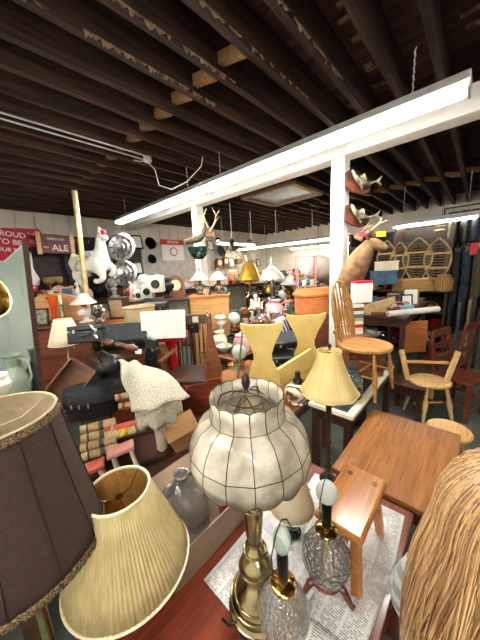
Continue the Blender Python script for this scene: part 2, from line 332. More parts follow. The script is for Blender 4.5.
fixture((4.9, -2.9, LZ), (4.9, -.9, LZ), 'fluorescent fixture over the clothes at the far right')
# ------------------------------------------------------------------ furniture helpers
def table(name, x0, x1, y0, y1, z, top, leg, label, cat='table', th=.03, apron=.09, leg_w=.05, rz=0):
    cx, cy = (x0 + x1) / 2, (y0 + y1) / 2; w, d = x1 - x0, y1 - y0
    t = T(name, (cx, cy, 0), label, cat, rz)
    MB().box((0, 0, z - th / 2), (w, d, th)).build('tabletop', top, t, smooth=False, bevel=.006)
    m = MB()
    for s in (-1, 1): m.box((0, s * (d / 2 - .04), z - th - apron / 2), (w - .08, .02, apron)); m.box((s * (w / 2 - .04), 0, z - th - apron / 2), (.02, d - .08, apron))
    m.build('apron', leg, t, smooth=False)
    for sx in (-1, 1):
        for sy in (-1, 1): MB().box((sx * (w / 2 - .045), sy * (d / 2 - .045), (z - th) / 2), (leg_w, leg_w, z - th)).build('leg', leg, t, smooth=False, bevel=.004)
    return t
TZ = .68
table('mahogany_table', .05, 1.15, .11, 1.15, TZ - .003, mahog, mahog, 'reddish mahogany table in the foreground, partly covered with newspaper')
table('oak_table', 1.18, 1.92, -.01, .49, TZ, oak, dark, 'worn brown oak table with a bare top at lower right')
# newspapers
for i, (x, y, w, d, r, lab) in enumerate([(.58, .39, .36, .46, .0, 'open newspaper sheet under the brass lamp base'), (.93, .33, .34, .4, .05, 'newspaper sheet under the far legs of the wooden footstool'), (.68, .22, .3, .17, -.06, 'folded newspaper along the right edge of the foreground table'), (.82, .62, .3, .26, .1, 'newspaper sheet behind the brass lamp beside the cardboard box'), (.46, .22, .2, .18, .12, 'newspaper piece at the bottom edge beneath the crystal lamp')]):
    m = MB(); n = 8; vs = []; fs = []
    for a in range(n + 1):
        for b in range(n + 1): vs.append((w * (a / n - .5), d * (b / n - .5), .0008 * math.sin(a * 1.3 + b) + .001))
    fs = [(a * (n + 1) + b, (a + 1) * (n + 1) + b, (a + 1) * (n + 1) + b + 1, a * (n + 1) + b + 1) for a in range(n) for b in range(n)]
    o = m.add(vs, fs).build('newspaper', news, None, solid=.0006); o.location = (x, y, TZ - .002 + i * .0012); o.rotation_euler = (0, 0, r); tag(o, lab, 'newspaper')
NZ = TZ + .0045
# ------------------------------------------------------------------ foreground lamps
def ring(mb, r, z, t, n=48, c=(0, 0)): return mb.tube([(c[0] + r * math.cos(2 * PI * i / n), c[1] + r * math.sin(2 * PI * i / n), z) for i in range(n)], t, 8, True)
def shade_shell(rt, zt, rb, zb, seg=48, mod=None, curve=0, rows=10):
    m = MB(); pr = []
    vs = []; fs = []
    for i in range(rows + 1):
        f = i / rows; r = rt + (rb - rt) * (f ** (1 + curve)); z = zt + (zb - zt) * f
        for k in range(seg):
            a = 2 * PI * k / seg; rr = r * (mod(a, f) if mod else 1); vs.append((rr * math.cos(a), rr * math.sin(a), z))
    for i in range(rows):
        for k in range(seg): k2 = (k + 1) % seg; fs.append((i * seg + k, i * seg + k2, (i + 1) * seg + k2, (i + 1) * seg + k))
    return m.add(vs, fs)
def spider(t, rt, z, m_=brass, drop=.01):
    m = MB(); m.lathe([(.012, z - drop - .003), (.012, z - drop + .003)], 12)
    for k in range(3):
        a = 2 * PI * k / 3 + .4; m.tube([(0, 0, z - drop), (rt * .5 * math.cos(a), rt * .5 * math.sin(a), z - drop * 1.2), (rt * math.cos(a), rt * math.sin(a), z)], .002, 6)
    return m.build('spider', m_, t)
# capiz shell lamp
t = T('capiz_table_lamp', (.47, .43, NZ), 'brass table lamp with a scalloped capiz shell shade, centre foreground', 'table lamp', 0)
base = [(.0, 0), (.084, 0), (.086, .012), (.079, .02), (.082, .03), (.08, .048), (.07, .064), (.055, .078), (.04, .09), (.03, .104), (.027, .115), (.034, .127), (.046, .14), (.05, .158), (.05, .168), (.044, .185), (.03, .2), (.022, .208), (.026, .216), (.033, .224), (.026, .233), (.019, .242), (.021, .252), (.026, .3), (.03, .35), (.034, .385), (.03, .395), (.012, .4), (.01, .48), (1e-5, .48)]
MB().lathe([(max(r, 1e-5), z) for r, z in base], 40).build('base', brassd, t)
MB().lathe([(.06, .0), (.093, .0), (.093, .008), (.06, .008)], 40).build('base_ring', iron, t)
m = MB()
m.lathe([(.014, .44), (.017, .45), (.017, .5), (.012, .505)], 16).build('socket', brass, t)
for r_, z_, w_ in ((.083, .05, .004), (.071, .064, .003), (.03, .112, .003), (.051, .163, .0025), (.034, .224, .004), (.021, .252, .003), (.035, .388, .003), (.086, .008, .004)):
    q = MB(); q.tube([(r_ * math.cos(2 * PI * i / 40), r_ * math.sin(2 * PI * i / 40), z_) for i in range(40)], w_, 8, True); q.build('base_ring', brassd, t)
MB().tube([(0, .015, .46), (.0, .05, .52), (0, .055, .6), (0, .03, .69), (0, 0, .725), (0, -.03, .69), (0, -.055, .6), (0, -.05, .52), (0, -.015, .46)], .0025).build('harp', brass, t)
NP = 16; zt, zn, zm, zb = .735, .65, .535, .435; prof = [(.1, .735), (.098, .705), (.103, .678), (.133, .66), (.153, .63), (.164, .6), (.167, .575), (.163, .55)]
sh = bpy.data.objects.new('lamp_shade', None)
vs = []; fs = []; SUBN = 6; seg = NP * SUBN
for j, (r, z) in enumerate(prof):
    for k in range(seg):
        ph = (k % SUBN) / SUBN; sc_ = math.sin(PI * ph); a = 2 * PI * k / seg
        zz = z + (.005 * sc_ if j == 0 else (-.016 * sc_ if j == len(prof) - 1 else 0)); chord = math.cos(PI / NP) / math.cos((ph - .5) * 2 * PI / NP)
        vs.append((r * chord * math.cos(a), r * chord * math.sin(a), zz))
for j in range(len(prof) - 1):
    for k in range(seg): k2 = (k + 1) % seg; fs.append((j * seg + k, j * seg + k2, (j + 1) * seg + k2, (j + 1) * seg + k))
bpy.data.objects.remove(sh)
sh = MB().add(vs, fs).build('lamp_shade', capiz, t, solid=.0015)
m = MB()
for k in range(NP): m.tube([vs[j * seg + k * SUBN] for j in range(len(prof))], .0015, 6)
for j in (0, 2, 5, 7): m.tube([vs[j * seg + k] for k in range(seg)], .0015, 6, True)
m.build('leading', lead, sh)
m = MB(); ring(m, .05, .725, .0018, 24)
for k in range(4):
    a = PI / 2 * k + .3; m.tube([(.092 * math.cos(a), .092 * math.sin(a), .69), (.08 * math.cos(a), .08 * math.sin(a), .72), (.045 * math.cos(a), .045 * math.sin(a), .738), (0, 0, .742)], .0022, 6)
m.build('spider', lead, sh)
MB().lathe([(1e-5, .74), (.008, .742), (.004, .75), (.009, .757), (.012, .77), (.009, .787), (.003, .797), (1e-5, .799)], 16).build('finial', iron, t)
m = MB(); m.tube([(-.085, .02, .012), (-.1, .035, .008), (-.1, .06, .003)], .004); m.build('cord', blackm, t)
# yellow pleated shade lamp
t = T('pleated_shade_lamp', (.222, .762, TZ), 'table lamp with a cream pleated drum shade, second from left in front', 'table lamp', 0)
MB().lathe([(1e-5, 0), (.07, 0), (.072, .015), (.05, .03), (.06, .06), (.075, .1), (.07, .14), (.03, .18), (.012, .2), (.012, .33), (1e-5, .33)], 32).build('base', redgl, t)
MB().lathe([(.074, .006), (.08, .006), (.08, .016), (.07, .016)], 32).build('base_ring', porc, t)
rt, zt, rb, zb = .091, .425, .188, .155
sh = shade_shell(rt, zt, rb, zb, 360, lambda a, f: 1 + .012 * math.sin(a * 90), 0, 4).build('lamp_shade', pleat, t, solid=.001)
m = MB(); ring(m, rt + .001, zt, .0045); m.build('top_piping', pipingm, sh)
m = MB(); ring(m, rb + .001, zb, .0045); m.build('bottom_piping', pipingm, sh)
shade_shell(rt - .006, zt - .002, rb - .006, zb + .004, 48).build('lining', mat('amber lining', '#c89a4c', '#dcb46c', rough=.7, transl=.3, scale=5, stretch=(10, 10, .3)), sh)
spider(sh, rt, zt, drop=.03)
# brown shade lamp
t = T('brown_shade_lamp', (-.005, .84, 0), 'floor lamp with a dark brown panelled shade and braid trim, at left edge', 'lamp', 0)
MB().lathe([(1e-5, 0), (.14, 0), (.14, .02), (.03, .05), (.014, .07), (.014, .5), (.022, .52), (.014, .54), (.014, 1.3), (1e-5, 1.3)], 24).build('stand', brassd, t)
rt, zt, rb, zb = .133, 1.43, .19, 1.045
sh = shade_shell(rt, zt, rb, zb, 144, lambda a, f: 1 + .012 * (abs(math.sin(a * 6)) ** 6), 0.1, 10).build('lamp_shade', brownf, t, solid=.0012)
m = MB()
for k in range(12):
    a = 2 * PI * (k + .5) / 12; m.tube([((rt + (rb - rt) * f ** 1.1 + .003) * math.cos(a) , (rt + (rb - rt) * f ** 1.1 + .003) * math.sin(a), zt + (zb - zt) * f) for f in [j / 8 for j in range(9)]], .0022, 5)
m.build('seams', mat('dark seam', '#1c110d', rough=.8), sh)
m = MB(); ring(m, rt, zt, .0035); m.build('top_piping', lining, sh)
shade_shell(rt + .0035, zt - .004, rt + .0055, zt - .022, 144, lambda a, f: 1 + .006 * math.sin(a * 70), 0, 3).build('top_trim', braid, sh, solid=.004)
shade_shell(rb + .002, zb + .012, rb + .004, zb - .006, 144, lambda a, f: 1 + .008 * math.sin(a * 70), 0, 3).build('bottom_trim', braid, sh, solid=.005)
shade_shell(rt - .003, zt, rb - .003, zb + .004, 72).build('lining', lining, sh)
spider(sh, rt - .003, zt - .01, lining, .02)
# bell shade lamp
t = T('bell_shade_lamp', (1.085, .468, TZ), 'slender dark lamp with a butter yellow bell shade, beside the oak table', 'table lamp', 0)
MB().lathe([(1e-5, 0), (.04, 0), (.042, .012), (.018, .03), (.012, .06), (.018, .09), (.011, .11), (.011, .2), (.015, .22), (.011, .24), (.013, .4), (.018, .42), (.013, .44), (.012, .6), (1e-5, .6)], 20).build('stem', mat('bronze', '#241a12', '#4a3826', rough=.35, metal=.7), t)
rt, zt, rb, zb = .052, .685, .128, .488
sh = shade_shell(rt, zt, rb, zb, 96, lambda a, f: 1 - .03 * math.cos(a * 8) * f + .0 , .55, 12).build('lamp_shade', bell, t, solid=.0012)
m = MB()
ring(m, rt, zt, .0022)
m.tube([((rb * (1 - .03 * math.cos(8 * a))) * math.cos(a), (rb * (1 - .03 * math.cos(8 * a))) * math.sin(a), zb) for a in [2 * PI * i / 96 for i in range(96)]], .0026, 6, True)
for k in range(8):
    a = 2 * PI * k / 8; m.tube([((rt + (rb - rt) * (f ** 1.55)) * (1 - .03 * f) * math.cos(a), (rt + (rb - rt) * (f ** 1.55)) * (1 - .03 * f) * math.sin(a), zt + (zb - zt) * f) for f in [i / 8 for i in range(9)]], .0016, 5)
m.build('piping', mat('tan piping', '#d8c080'), sh)
spider(sh, rt, zt, drop=.006)
MB().lathe([(1e-5, .685), (.006, .688), (.003, .694), (.009, .702), (.008, .712), (1e-5, .72)], 12).build('finial', iron, t)
# shadeless crystal lamps
def bulb_top(t, z, r=.028, h=.032, mm=milkb, e=.03):
    MB().lathe([(.034, z - .002), (.036, z + .003), (.03, z + .008), (.014, z + .012), (.012, z + .02)], 24).build('brass_disc', brass, t)
    MB().lathe([(.013, z + .012), (.015, z + .02), (.016, z + .06 + e), (.014, z + .08 + e)], 16).build('socket', blackm, t)
    MB().ball((0, 0, z + .078 + e + h * .9), r, 20, (1, 1, h / r)).build('bulb', mm, t)
    zz = z + .02; MB().tube([(.014, .012, zz), (.02, .02, zz + .02), (.045, .0, zz + .07), (.048, 0, zz + .12), (.025, 0, zz + .17), (0, 0, zz + .19), (-.025, 0, zz + .17), (-.048, 0, zz + .12), (-.045, 0, zz + .07), (-.014, .0, zz + .02)], .0018, 6).build('harp', iron, t)
t = T('crystal_globe_lamp', (.655, .285, NZ), 'shadeless lamp with a round crystal globe on a dark carved wooden tripod', 'table lamp', 0)
MB().lathe([(.012, .03), (.04, .034), (.052, .045), (.044, .056), (.02, .06)], 24).build('stand', mahog, t)
for k in range(3):
    a = 2 * PI * k / 3 + .5; MB().tube([(.03 * math.cos(a), .03 * math.sin(a), .05), (.06 * math.cos(a), .06 * math.sin(a), .045), (.075 * math.cos(a), .075 * math.sin(a), .025), (.085 * math.cos(a), .085 * math.sin(a), .01), (.095 * math.cos(a), .095 * math.sin(a), .008)], [.012, .012, .009, .008, .01], 10).build('leg', mahog, t)
MB().lathe([(.02, .056), (.05, .065), (.07, .09), (.078, .125), (.074, .16), (.056, .195), (.03, .218), (.018, .226)], 32).build('globe', crystal, t)
MB().lathe([(.005, .06), (.005, .23)], 8).build('rod', brass, t)
bulb_top(t, .235, .033, .036)
t = T('crystal_urn_lamp', (.455, .318, NZ), 'shadeless lamp with a bulbous cut crystal base at the bottom edge', 'table lamp', 0)
MB().lathe([(.05, 0), (.055, .01), (.03, .025), (.035, .04), (.055, .065), (.07, .1), (.072, .13), (.06, .165), (.035, .195), (.02, .21)], 32).build('globe', crystal, t)
MB().lathe([(.005, .03), (.005, .215)], 8).build('rod', brass, t)
bulb_top(t, .215, .024, .042, milk)
# green lamp with ivory shade
g = Z(292, 534, TZ)
t = T('green_glass_lamp', (g.x, g.y, NZ + .003), 'dark green glass lamp with a plain ivory cone shade behind the capiz lamp', 'table lamp', 0)
MB().lathe([(1e-5, 0), (.035, 0), (.037, .01), (.022, .02), (.03, .04), (.045, .07), (.044, .09), (.03, .11), (.014, .12), (.012, .15)], 28).build('base', dkgreen, t)
sh = shade_shell(.042, .305, .088, .135, 48, None, 0, 6).build('lamp_shade', ivory, t, solid=.0012)
m = MB(); ring(m, .042, .305, .002, 32); m.build('top_piping', pipingm, sh); m = MB(); ring(m, .088, .135, .0022, 48); m.build('bottom_piping', pipingm, sh); spider(sh, .042, .305)
# footstool
t = T('wooden_footstool', (.835, .265, NZ), 'small honey pine footstool with splayed legs on the newspaper', 'stool', 0)
MB().box((0, 0, .222), (.3, .16, .026)).build('seat', pine, t, smooth=False, bevel=.011)
for sx in (-1, 1):
    for sy in (-1, 1):
        m = MB(); m.bar((sx * .1, sy * .045, .215), (sx * .135, sy * .066, 0), .03, .03); m.build('leg', pine, t, smooth=False, bevel=.004)
        MB().lathe([(.011, .2345), (.011, .2362)], 16, (sx * .1, sy * .045, 0)).build('dowel_end', oak, t)
MB().bar((-.118, 0, .1), (.118, 0, .1), .02, .025).build('stretcher', pine, t, smooth=False, bevel=.003)
# cardboard box with wrapped glass
t = T('cardboard_box', (.555, .8, TZ), 'open grey-brown cardboard box holding wrapped glass, left of the brass lamp', 'box', 0)
m = MB(); w, d, h = .48, .28, .13
m.box((0, 0, .003), (w, d, .006)); m.box((0, -d/2, h/2), (w, .006, h)); m.box((0, d/2, h/2), (w, .006, h)); m.box((-w/2, 0, h/2), (.006, d, h)); m.box((w/2, 0, h/2), (.006, d, h)); m.build('carton', cardd, t, smooth=False)
m = MB(); m.box((0, d/2 + .05, h - .02), (w, .004, .11), (R(-55), 0, 0)); m.build('flap', cardd, t, smooth=False)
t = T('glass_jug', (.47, .81, TZ + .008), 'large clear glass jug wrapped in crinkled plastic inside the cardboard box', 'jug', 0)
MB().lathe([(.08, 0), (.095, .02), (.1, .08), (.1, .14), (.09, .18), (.05, .22), (.025, .235), (.024, .26), (.03, .265), (.03, .275), (.02, .276)], 48, mod=lambda a, z: 1 + .03 * math.sin(a * 7 + z * 40)).build('body', mat('crinkled plastic', '#eeeae8', '#ffffff', rough=.06, trans=.93, bump=.9, scale=12, detail=6), t)
for i, (x, y, c, lab) in enumerate([(.62, .73, redgl, 'small red glass tumbler packed in the cardboard box'), (.7, .8, glass, 'clear ribbed glass vase packed in the cardboard box, by the far end'), (.62, .88, porc, 'white china cup packed at the back of the cardboard box'), (.74, .72, bluegl, 'blue tinted glass packed near the corner of the cardboard box')]):
    o = MB().lathe([(.02, 0), (.026, .01), (.032, .1), (.036, .14), (.033, .14), (.028, .02), (1e-5, .015)], 20).build('glass_tumbler', c); o.location = (x, y, TZ + .008); tag(o, lab, 'glass')
# ------------------------------------------------------------------ person
hc = P(486, 512, .38); px_, py_ = hc.x, hc.y - .06; hz = hc.z
t = T('person', (px_, py_, 0), 'young person with long straight blond hair and a pale plaid shirt, seen from behind', 'person', R(-30))
s = hz / 1.32
body = skinned('body', [[(0, 0, .72 * s, (.1, .12)), (0, 0, .82 * s, (.085, .115)), (.0, 0, .98 * s, (.09, .13)), (.0, 0, 1.06 * s, (.075, .13)), (.0, 0, 1.12 * s, (.04, .045)), (.015, 0, 1.18 * s, (.042, .042)), (.02, 0, 1.25 * s, (.08, .07)), (.02, 0, 1.34 * s, (.092, .078)), (.01, 0, 1.41 * s, (.06, .055))],
    [3, (0, .14, 1.05 * s, .045), (-.01, .18, .9 * s, .036), (.03, .19, .76 * s, .028), (.09, .17, .64 * s, .02)], [3, (0, -.14, 1.05 * s, .045), (-.01, -.18, .9 * s, .036), (.03, -.19, .76 * s, .028), (.09, -.17, .64 * s, .02)],
    [0, (0, .075, .66 * s, .075), (.01, .08, .38 * s, .05), (-.01, .08, .07, .035), (.06, .085, .03, .03), (.12, .09, .025, .022)], [0, (0, -.075, .66 * s, .075), (.01, -.08, .38 * s, .05), (-.01, -.08, .07, .035), (.06, -.085, .03, .03), (.12, -.09, .025, .022)]], skin, t)
for sy in (-1, 1):
    for q in range(4): skinned('finger', [[(.085, sy * (.16 + .012 * q - .006), .645 * s, .008), (.11, sy * (.158 + .012 * q), .6 * s, .008), (.105, sy * (.157 + .012 * q), (.565 + .006 * (q in (1, 2))) * s, .007)]], skin, t, 1)
    skinned('thumb', [[(.08, sy * .155, .66 * s, .009), (.11, sy * .14, .625 * s, .008), (.115, sy * .138, .6 * s, .007)]], skin, t, 1)
skinned('shirt', [[(0, 0, .7 * s, (.12, .135)), (0, 0, .82 * s, (.1, .13)), (.0, 0, .98 * s, (.108, .145)), (.0, 0, 1.06 * s, (.09, .145)), (0, 0, 1.1 * s, (.055, .06))], [3, (0, .15, 1.05 * s, .056), (-.01, .19, .9 * s, .05), (.03, .2, .79 * s, .042)], [3, (0, -.15, 1.05 * s, .056), (-.01, -.19, .9 * s, .05), (.03, -.2, .79 * s, .042)]], shirt, t)
skinned('trousers', [[(0, 0, .7 * s, (.11, .13)), (0, 0, .64 * s, (.1, .13))], [1, (0, .08, .5 * s, .082), (.01, .082, .36 * s, .062), (-.01, .082, .08, .055)], [1, (0, -.08, .5 * s, .082), (.01, -.082, .36 * s, .062), (-.01, -.082, .08, .055)]], denim, t)
for sy in (-1, 1):
    MB().ball((.095, sy * .032, 1.3 * s), .011, 12).build('eye', porc, t)
    MB().ball((.02, sy * .08, 1.29 * s), .022, 12, (.7, .4, 1.2)).build('ear', skin, t)
MB().ball((.108, 0, 1.265 * s), .012, 12, (1, .8, 1.4)).build('nose', skin, t)
MB().ball((.093, 0, 1.23 * s), .016, 12, (.5, 1.3, .35)).build('mouth', mat('lips', '#b8604c'), t)
HC = Vector((.0, 0, 1.32 * s)); hr = MB()
MB().ball(HC + Vector((-.02, 0, .0)), .104, 24, (1, .86, 1.08)).lathe([(.075, -.36), (.1, -.28), (.104, -.15), (.1, -.02), (.07, .04)], 24, HC + Vector((-.045, 0, 0)), (.75, 1.0)).build('hair_underlayer', hairbase, t)
for i in range(5200):
    a = random.uniform(R(52), R(308)); el = random.uniform(0, 1)       # azimuth around the head, away from the face
    top = HC + Vector((.02 + random.uniform(-.02, .02), random.uniform(-.008, .008), .112)); pts = []; L_ = random.uniform(.28, .44); drift = random.uniform(-.08, .08); lay = random.uniform(.0, .012) ; wig = random.uniform(0, 6)
    e0 = R(random.uniform(5, 85))
    for k in range(11):
        f = k / 10
        if f < .4:
            th = e0 + (R(95) - e0) * (f / .4) if e0 < R(95) else e0
            r = .118 + lay; p = HC + Vector((-.02 + r * math.sin(th) * math.cos(a), r * .95 * math.sin(th) * math.sin(a), r * 1.08 * math.cos(th)))
        else:
            g_ = (f - .4) / .6; r = .118 + lay + .03 * math.sin(g_ * 2.2) ; p = HC + Vector((-.02 + r * math.cos(a + drift * 3 * g_), r * .97 * math.sin(a + drift * 3 * g_), -.01 - L_ * g_)) + Vector((math.sin(g_ * 5 + wig) * .009 * g_, math.cos(g_ * 4 + wig) * .01 * g_, 0))
        pts.append(p)
    hr.tube(pts, [random.uniform(.0006, .0011)] * 10 + [.0003], 3)
hr.build('hair', hairm, t)
# ------------------------------------------------------------------ right: desk strip, chairs
table('long_console', 1.62, 2.75, .53, .86, .74, cream, dark, 'long narrow table with a cream edged top under the bow back chair', th=.03)
o = MB().box((0, 0, 0), (1.06, .24, .008)).build('smoked_glass_inset', mat('smoked glass', '#26292b', '#3c4042', rough=.12, coat=.5), None, smooth=False, bevel=.002); o.location = (2.18, .7, .7445); tag(o, 'dark glass strip lying along the cream edged table', 'glass strip')
def turned(m, a, b, r, bulge=1.5):
    a, b = Vector(a), Vector(b); n = 12; m.tube([a.lerp(b, i / n) for i in range(n + 1)], [r * (.75 + (bulge - .75) * math.sin(PI * i / n) ** 2 * (1 - .5 * (i in (4, 8)))) for i in range(n + 1)], 10); return m
# bow back windsor chair: local +x is the way it faces
honey = wood('honey wood', '#8e5e2c', '#c4924e', .4)
c = P(364, 345, 1.95); t = T('windsor_chair', (c.x, c.y, .74), 'honey coloured bow back spindle chair standing on the cream edged table', 'chair', R(-98))
sz = c.z - .74
m = MB(); m.add([(.0, 0, 0)] * 0, []); out = [(.2 * math.cos(a) * 1.02 + .0, .19 * math.sin(a)) for a in [2 * PI * i / 28 for i in range(28)]]
m.prism([(x * 1.0, y * 1.02) for x, y in out], .03, Matrix.Translation((0, 0, sz - .0)) @ Matrix.Rotation(PI/2, 4, 'X')); m.build('seat', honey, t, bevel=.008)
for sx, sy in ((1, 1), (1, -1), (-1, 1), (-1, -1)): turned(MB(), (sx * .13, sy * .12, sz - .01), (sx * .17, sy * .16, 0), .013).build('leg', honey, t)
m = MB(); turned(m, (.15, .14, sz * .45), (-.15, .14, sz * .45), .008); turned(m, (.15, -.14, sz * .45), (-.15, -.14, sz * .45), .008); turned(m, (0, .14, sz * .45), (0, -.14, sz * .45), .008); m.build('stretcher', honey, t)
bh = .5
bow = [(-.15 - .09 * f, y, sz + z) for f, y, z in [(math.sin(q) , -.14 * math.cos(q) * (1.12 if 0.3 < q < 2.8 else 1), bh * math.sin(q) ** .6 if q not in (0, PI) else 0) for q in [PI * i / 20 for i in range(21)]]]
MB().tube(bow, .013, 10).build('back_bow', honey, t)
for k in range(7):
    f = (k + 1) / 8; yy = -.13 * math.cos(PI * f); zz = bh * (1 - (yy / .158) ** 2) ** .3; turned(MB(), (-.14, yy * .8, sz), (-.14 - .09 * (zz / bh), yy, sz + zz), .0075, 1.5).build('spindle', honey, t)
# captain's chair on the floor
c = Z(428, 432, 0.0); c = P(430, 381, 2.62); t = T('captains_chair', (c.x, c.y, 0), 'light wooden low back armchair with slanted arm posts, beyond the oak table', 'chair', HEAD); sz = c.z
m = MB(); m.prism([(.2 * math.cos(a) * 1.0, .18 * math.sin(a)) for a in [2 * PI * i / 28 for i in range(28)]], .035, Matrix.Translation((0, 0, sz)) @ Matrix.Rotation(PI/2, 4, 'X')); m.build('seat', light, t, bevel=.01)
for sx, sy in ((1, 1), (1, -1), (-1, 1), (-1, -1)): turned(MB(), (sx * .1, sy * .1, sz - .01), (sx * .16, sy * .16, 0), .018).build('leg', light, t)
for xa, xb, ya, yb in ((-.19, -.25, .08, .14), (.08, .26, -.1, -.02)): MB().bar((xa, ya, sz - .02), (xb, yb, sz + .33), .03, .055, (1, 0, 0)).build('arm_post', light, t, smooth=False, bevel=.008)
MB().bar((-.22, .11, sz + .2), (.19, .0, sz + .2), .03, .03).build('back_rail', tan, t, smooth=False, bevel=.005)
MB().bar((-.16, 0, sz * .4), (.16, 0, sz * .4), .02, .02).build('stretcher', light, t, smooth=False)
def side_chair(pos, rz, m_, label, slats=3, bh=.5, sh=.44, w=.4, top=False, arms=False):
    t = T('wooden_chair', pos, label, 'chair', rz)
    MB().box((0, 0, sh), (w, w, .03)).build('seat', m_, t, smooth=False, bevel=.008)
    for sx in (-1, 1):
        MB().bar((sx * w * .44, -w * .42, 0), (sx * w * .44, -w * .42, sh), .035, .035).build('leg', m_, t, smooth=False, bevel=.004)
        MB().bar((sx * w * .44, w * .44, 0), (sx * w * .44, w * .42, sh), .035, .035).build('leg', m_, t, smooth=False, bevel=.004)
        MB().bar((sx * w * .44, w * .42, sh), (sx * w * .46, w * .55, sh + bh), .03, .03).build('back_post', m_, t, smooth=False, bevel=.004)
        if arms:
            m = MB(); m.bar((sx * w * .5, w * .45, sh + .22), (sx * w * .5, -w * .35, sh + .22), .05, .02); m.bar((sx * w * .48, -w * .3, sh), (sx * w * .5, -w * .3, sh + .22), .025, .025); m.build('arm', m_, t, smooth=False, bevel=.004)
    m = MB(); 
    for z in (.14, .26): m.bar((-w * .44, -w * .42, z), (w * .44, -w * .42, z), .02, .02); m.bar((-w * .44, w * .44, z), (w * .44, w * .44, z), .02, .02)
    for sx in (-1, 1): m.bar((sx * w * .44, -w * .42, .2), (sx * w * .44, w * .44, .2), .02, .02)
    m.build('stretcher', m_, t, smooth=False)
    for k in range(slats):
        z = sh + bh * (.35 + .58 * k / max(1, slats - 1)); yy = w * (.43 + .12 * (z - sh) / bh)
        MB().bar((-w * .45, yy, z), (w * .45, yy, z), .015, .06 if k < slats - 1 else .09).build('slat', m_, t, smooth=False, bevel=.004)
    return t
table('low_dark_bench', 3.05, 3.9, .3, .7, .42, dark, dark, 'low dark bench behind the light armchair')
side_chair(Vector((3.62, .06, 0)), R(-20), mahog, 'dark mahogany ladder back chair behind the light armchair', 3)
side_chair(Vector((4.2, .22, 0)), R(165), mahog, 'second mahogany armchair farther behind the light armchair, by the brown panel', 2, arms=True)
t = T('tan_stool', (2.26, .06, 0), 'round tan stool seat just beyond the far right corner of the oak table', 'stool', 0)
MB().lathe([(1e-5, .47), (.13, .47), (.14, .485), (.14, .5), (.13, .51), (1e-5, .512)], 28).build('seat', tan, t)
for k in range(4): a = PI / 4 + k * PI / 2; turned(MB(), (.1 * math.cos(a), .1 * math.sin(a), .47), (.15 * math.cos(a), .15 * math.sin(a), 0), .014).build('leg', tan, t)
t = T('round_end_table', (2.08, -.14, 0), 'low pale wooden stool at the right edge of the oak table', 'stool', 0)
MB().lathe([(1e-5, .42), (.11, .42), (.12, .435), (.11, .455), (1e-5, .457)], 28).build('seat', tan, t)
for k in range(4): a = PI / 4 + k * PI / 2; turned(MB(), (.07 * math.cos(a), .07 * math.sin(a), .42), (.1 * math.cos(a), .1 * math.sin(a), 0), .012).build('leg', tan, t)
t = T('serving_tray', (2.62, .62, .742), 'dark oval metal tray at the far end of the cream edged table', 'tray', R(10)); MB().lathe([(1e-5, 0), (.09, 0), (.11, .018), (.115, .018), (.095, -.002 + .006)], 28, sq=(1, .6)).build('dish', silver, t)
# crates behind windsor
def crate(pos, w, d, h, label, m_=walnut, rz=HEAD):
    t = T('wooden_crate', pos, label, 'crate', rz)
    m = MB()
    for k in range(3):
        z = h * (k + .5) / 3
        for s_ in (-1, 1): m.box((0, s_ * d / 2, z), (w, .012, h / 3 - .02)); m.box((s_ * w / 2, 0, z), (.012, d, h / 3 - .02))
    m.box((0, 0, .01), (w, d, .012)); m.build('slats', m_, t, smooth=False)
    for sx in (-1, 1):
        for sy in (-1, 1): MB().box((sx * (w / 2 - .018), sy * (d / 2 - .012), h / 2), (.03, .018, h)).build('corner_post', m_, t, smooth=False)
    return t
c = P(386, 373, 2.15); crate((2.36, .72, .752), .3, .2, .3, 'slatted wooden crate behind the bow back chair on the cream edged table')
t = T('water_bottle', Z(351, 397, .74), 'large blue tinted glass water bottle behind the yellow bell lampshade', 'bottle', 0)
MB().lathe([(.06, 0), (.075, .01), (.078, .06), (.072, .07), (.078, .08), (.078, .15), (.06, .2), (.024, .24), (.022, .28), (.028, .285), (.02, .287)], 28).build('body', bluegl, t)
# ------------------------------------------------------------------ yellow trestle and marble lamp
table('brown_table', 1.45, 2.2, .92, 1.95, TZ, oak, mahog, 'brown wooden table carrying the upturned yellow trestle')
t = T('yellow_trestle_bench', (0, 0, 0), 'yellow painted bench with two hourglass shaped ends, upturned on the brown table', 'bench', 0)
def hourglass(w, h): return [(-.5*w, 0), (-.38*w, .15*h), (-.34*w, .3*h), (-.3*w, .42*h), (-.22*w, .52*h), (-.22*w, .6*h), (-.3*w, .72*h), (-.42*w, .85*h), (-.5*w, .93*h), (-.5*w, h), (-.3*w, .97*h), (.3*w, .97*h), (.5*w, h), (.5*w, .93*h), (.42*w, .85*h), (.3*w, .72*h), (.22*w, .6*h), (.22*w, .52*h), (.3*w, .42*h), (.34*w, .3*h), (.38*w, .15*h), (.5*w, 0)]
a = P(264, 389, 2.0); b = P(306, 372, 2.32); a.z = TZ; a2 = P(264, 322, 2.0); b2 = P(306, 313, 2.32)
for q, q2, rz, w in ((a, a2, R(-52), .34), (b, b2, R(-52), .36)):
    m = MB(); m.prism(hourglass(w, q2.z - TZ), .022, Matrix.Translation((q.x, q.y, TZ)) @ Matrix.Rotation(rz, 4, 'Z')); m.build('end_panel', yellow, t, smooth=False, bevel=.003)
bp, bq = P(278, 378, 1.98), P(312, 356, 2.25); m = MB(); m.bar(bp, bq, .03, .16, (0, 0, 1)); m.build('stretcher', yellow, t, smooth=False, bevel=.003)
c = Z(298, 402, TZ); t = T('marble_lamp_base', c, 'squat brown and white marbled lamp base beside the yellow bench', 'lamp base', 0)
marb = mat('brown marble', '#e8dccc', '#6a4030', rough=.15, coat=.5, scale=7, kind='wave', dist=8, ramp=(.45, .9))
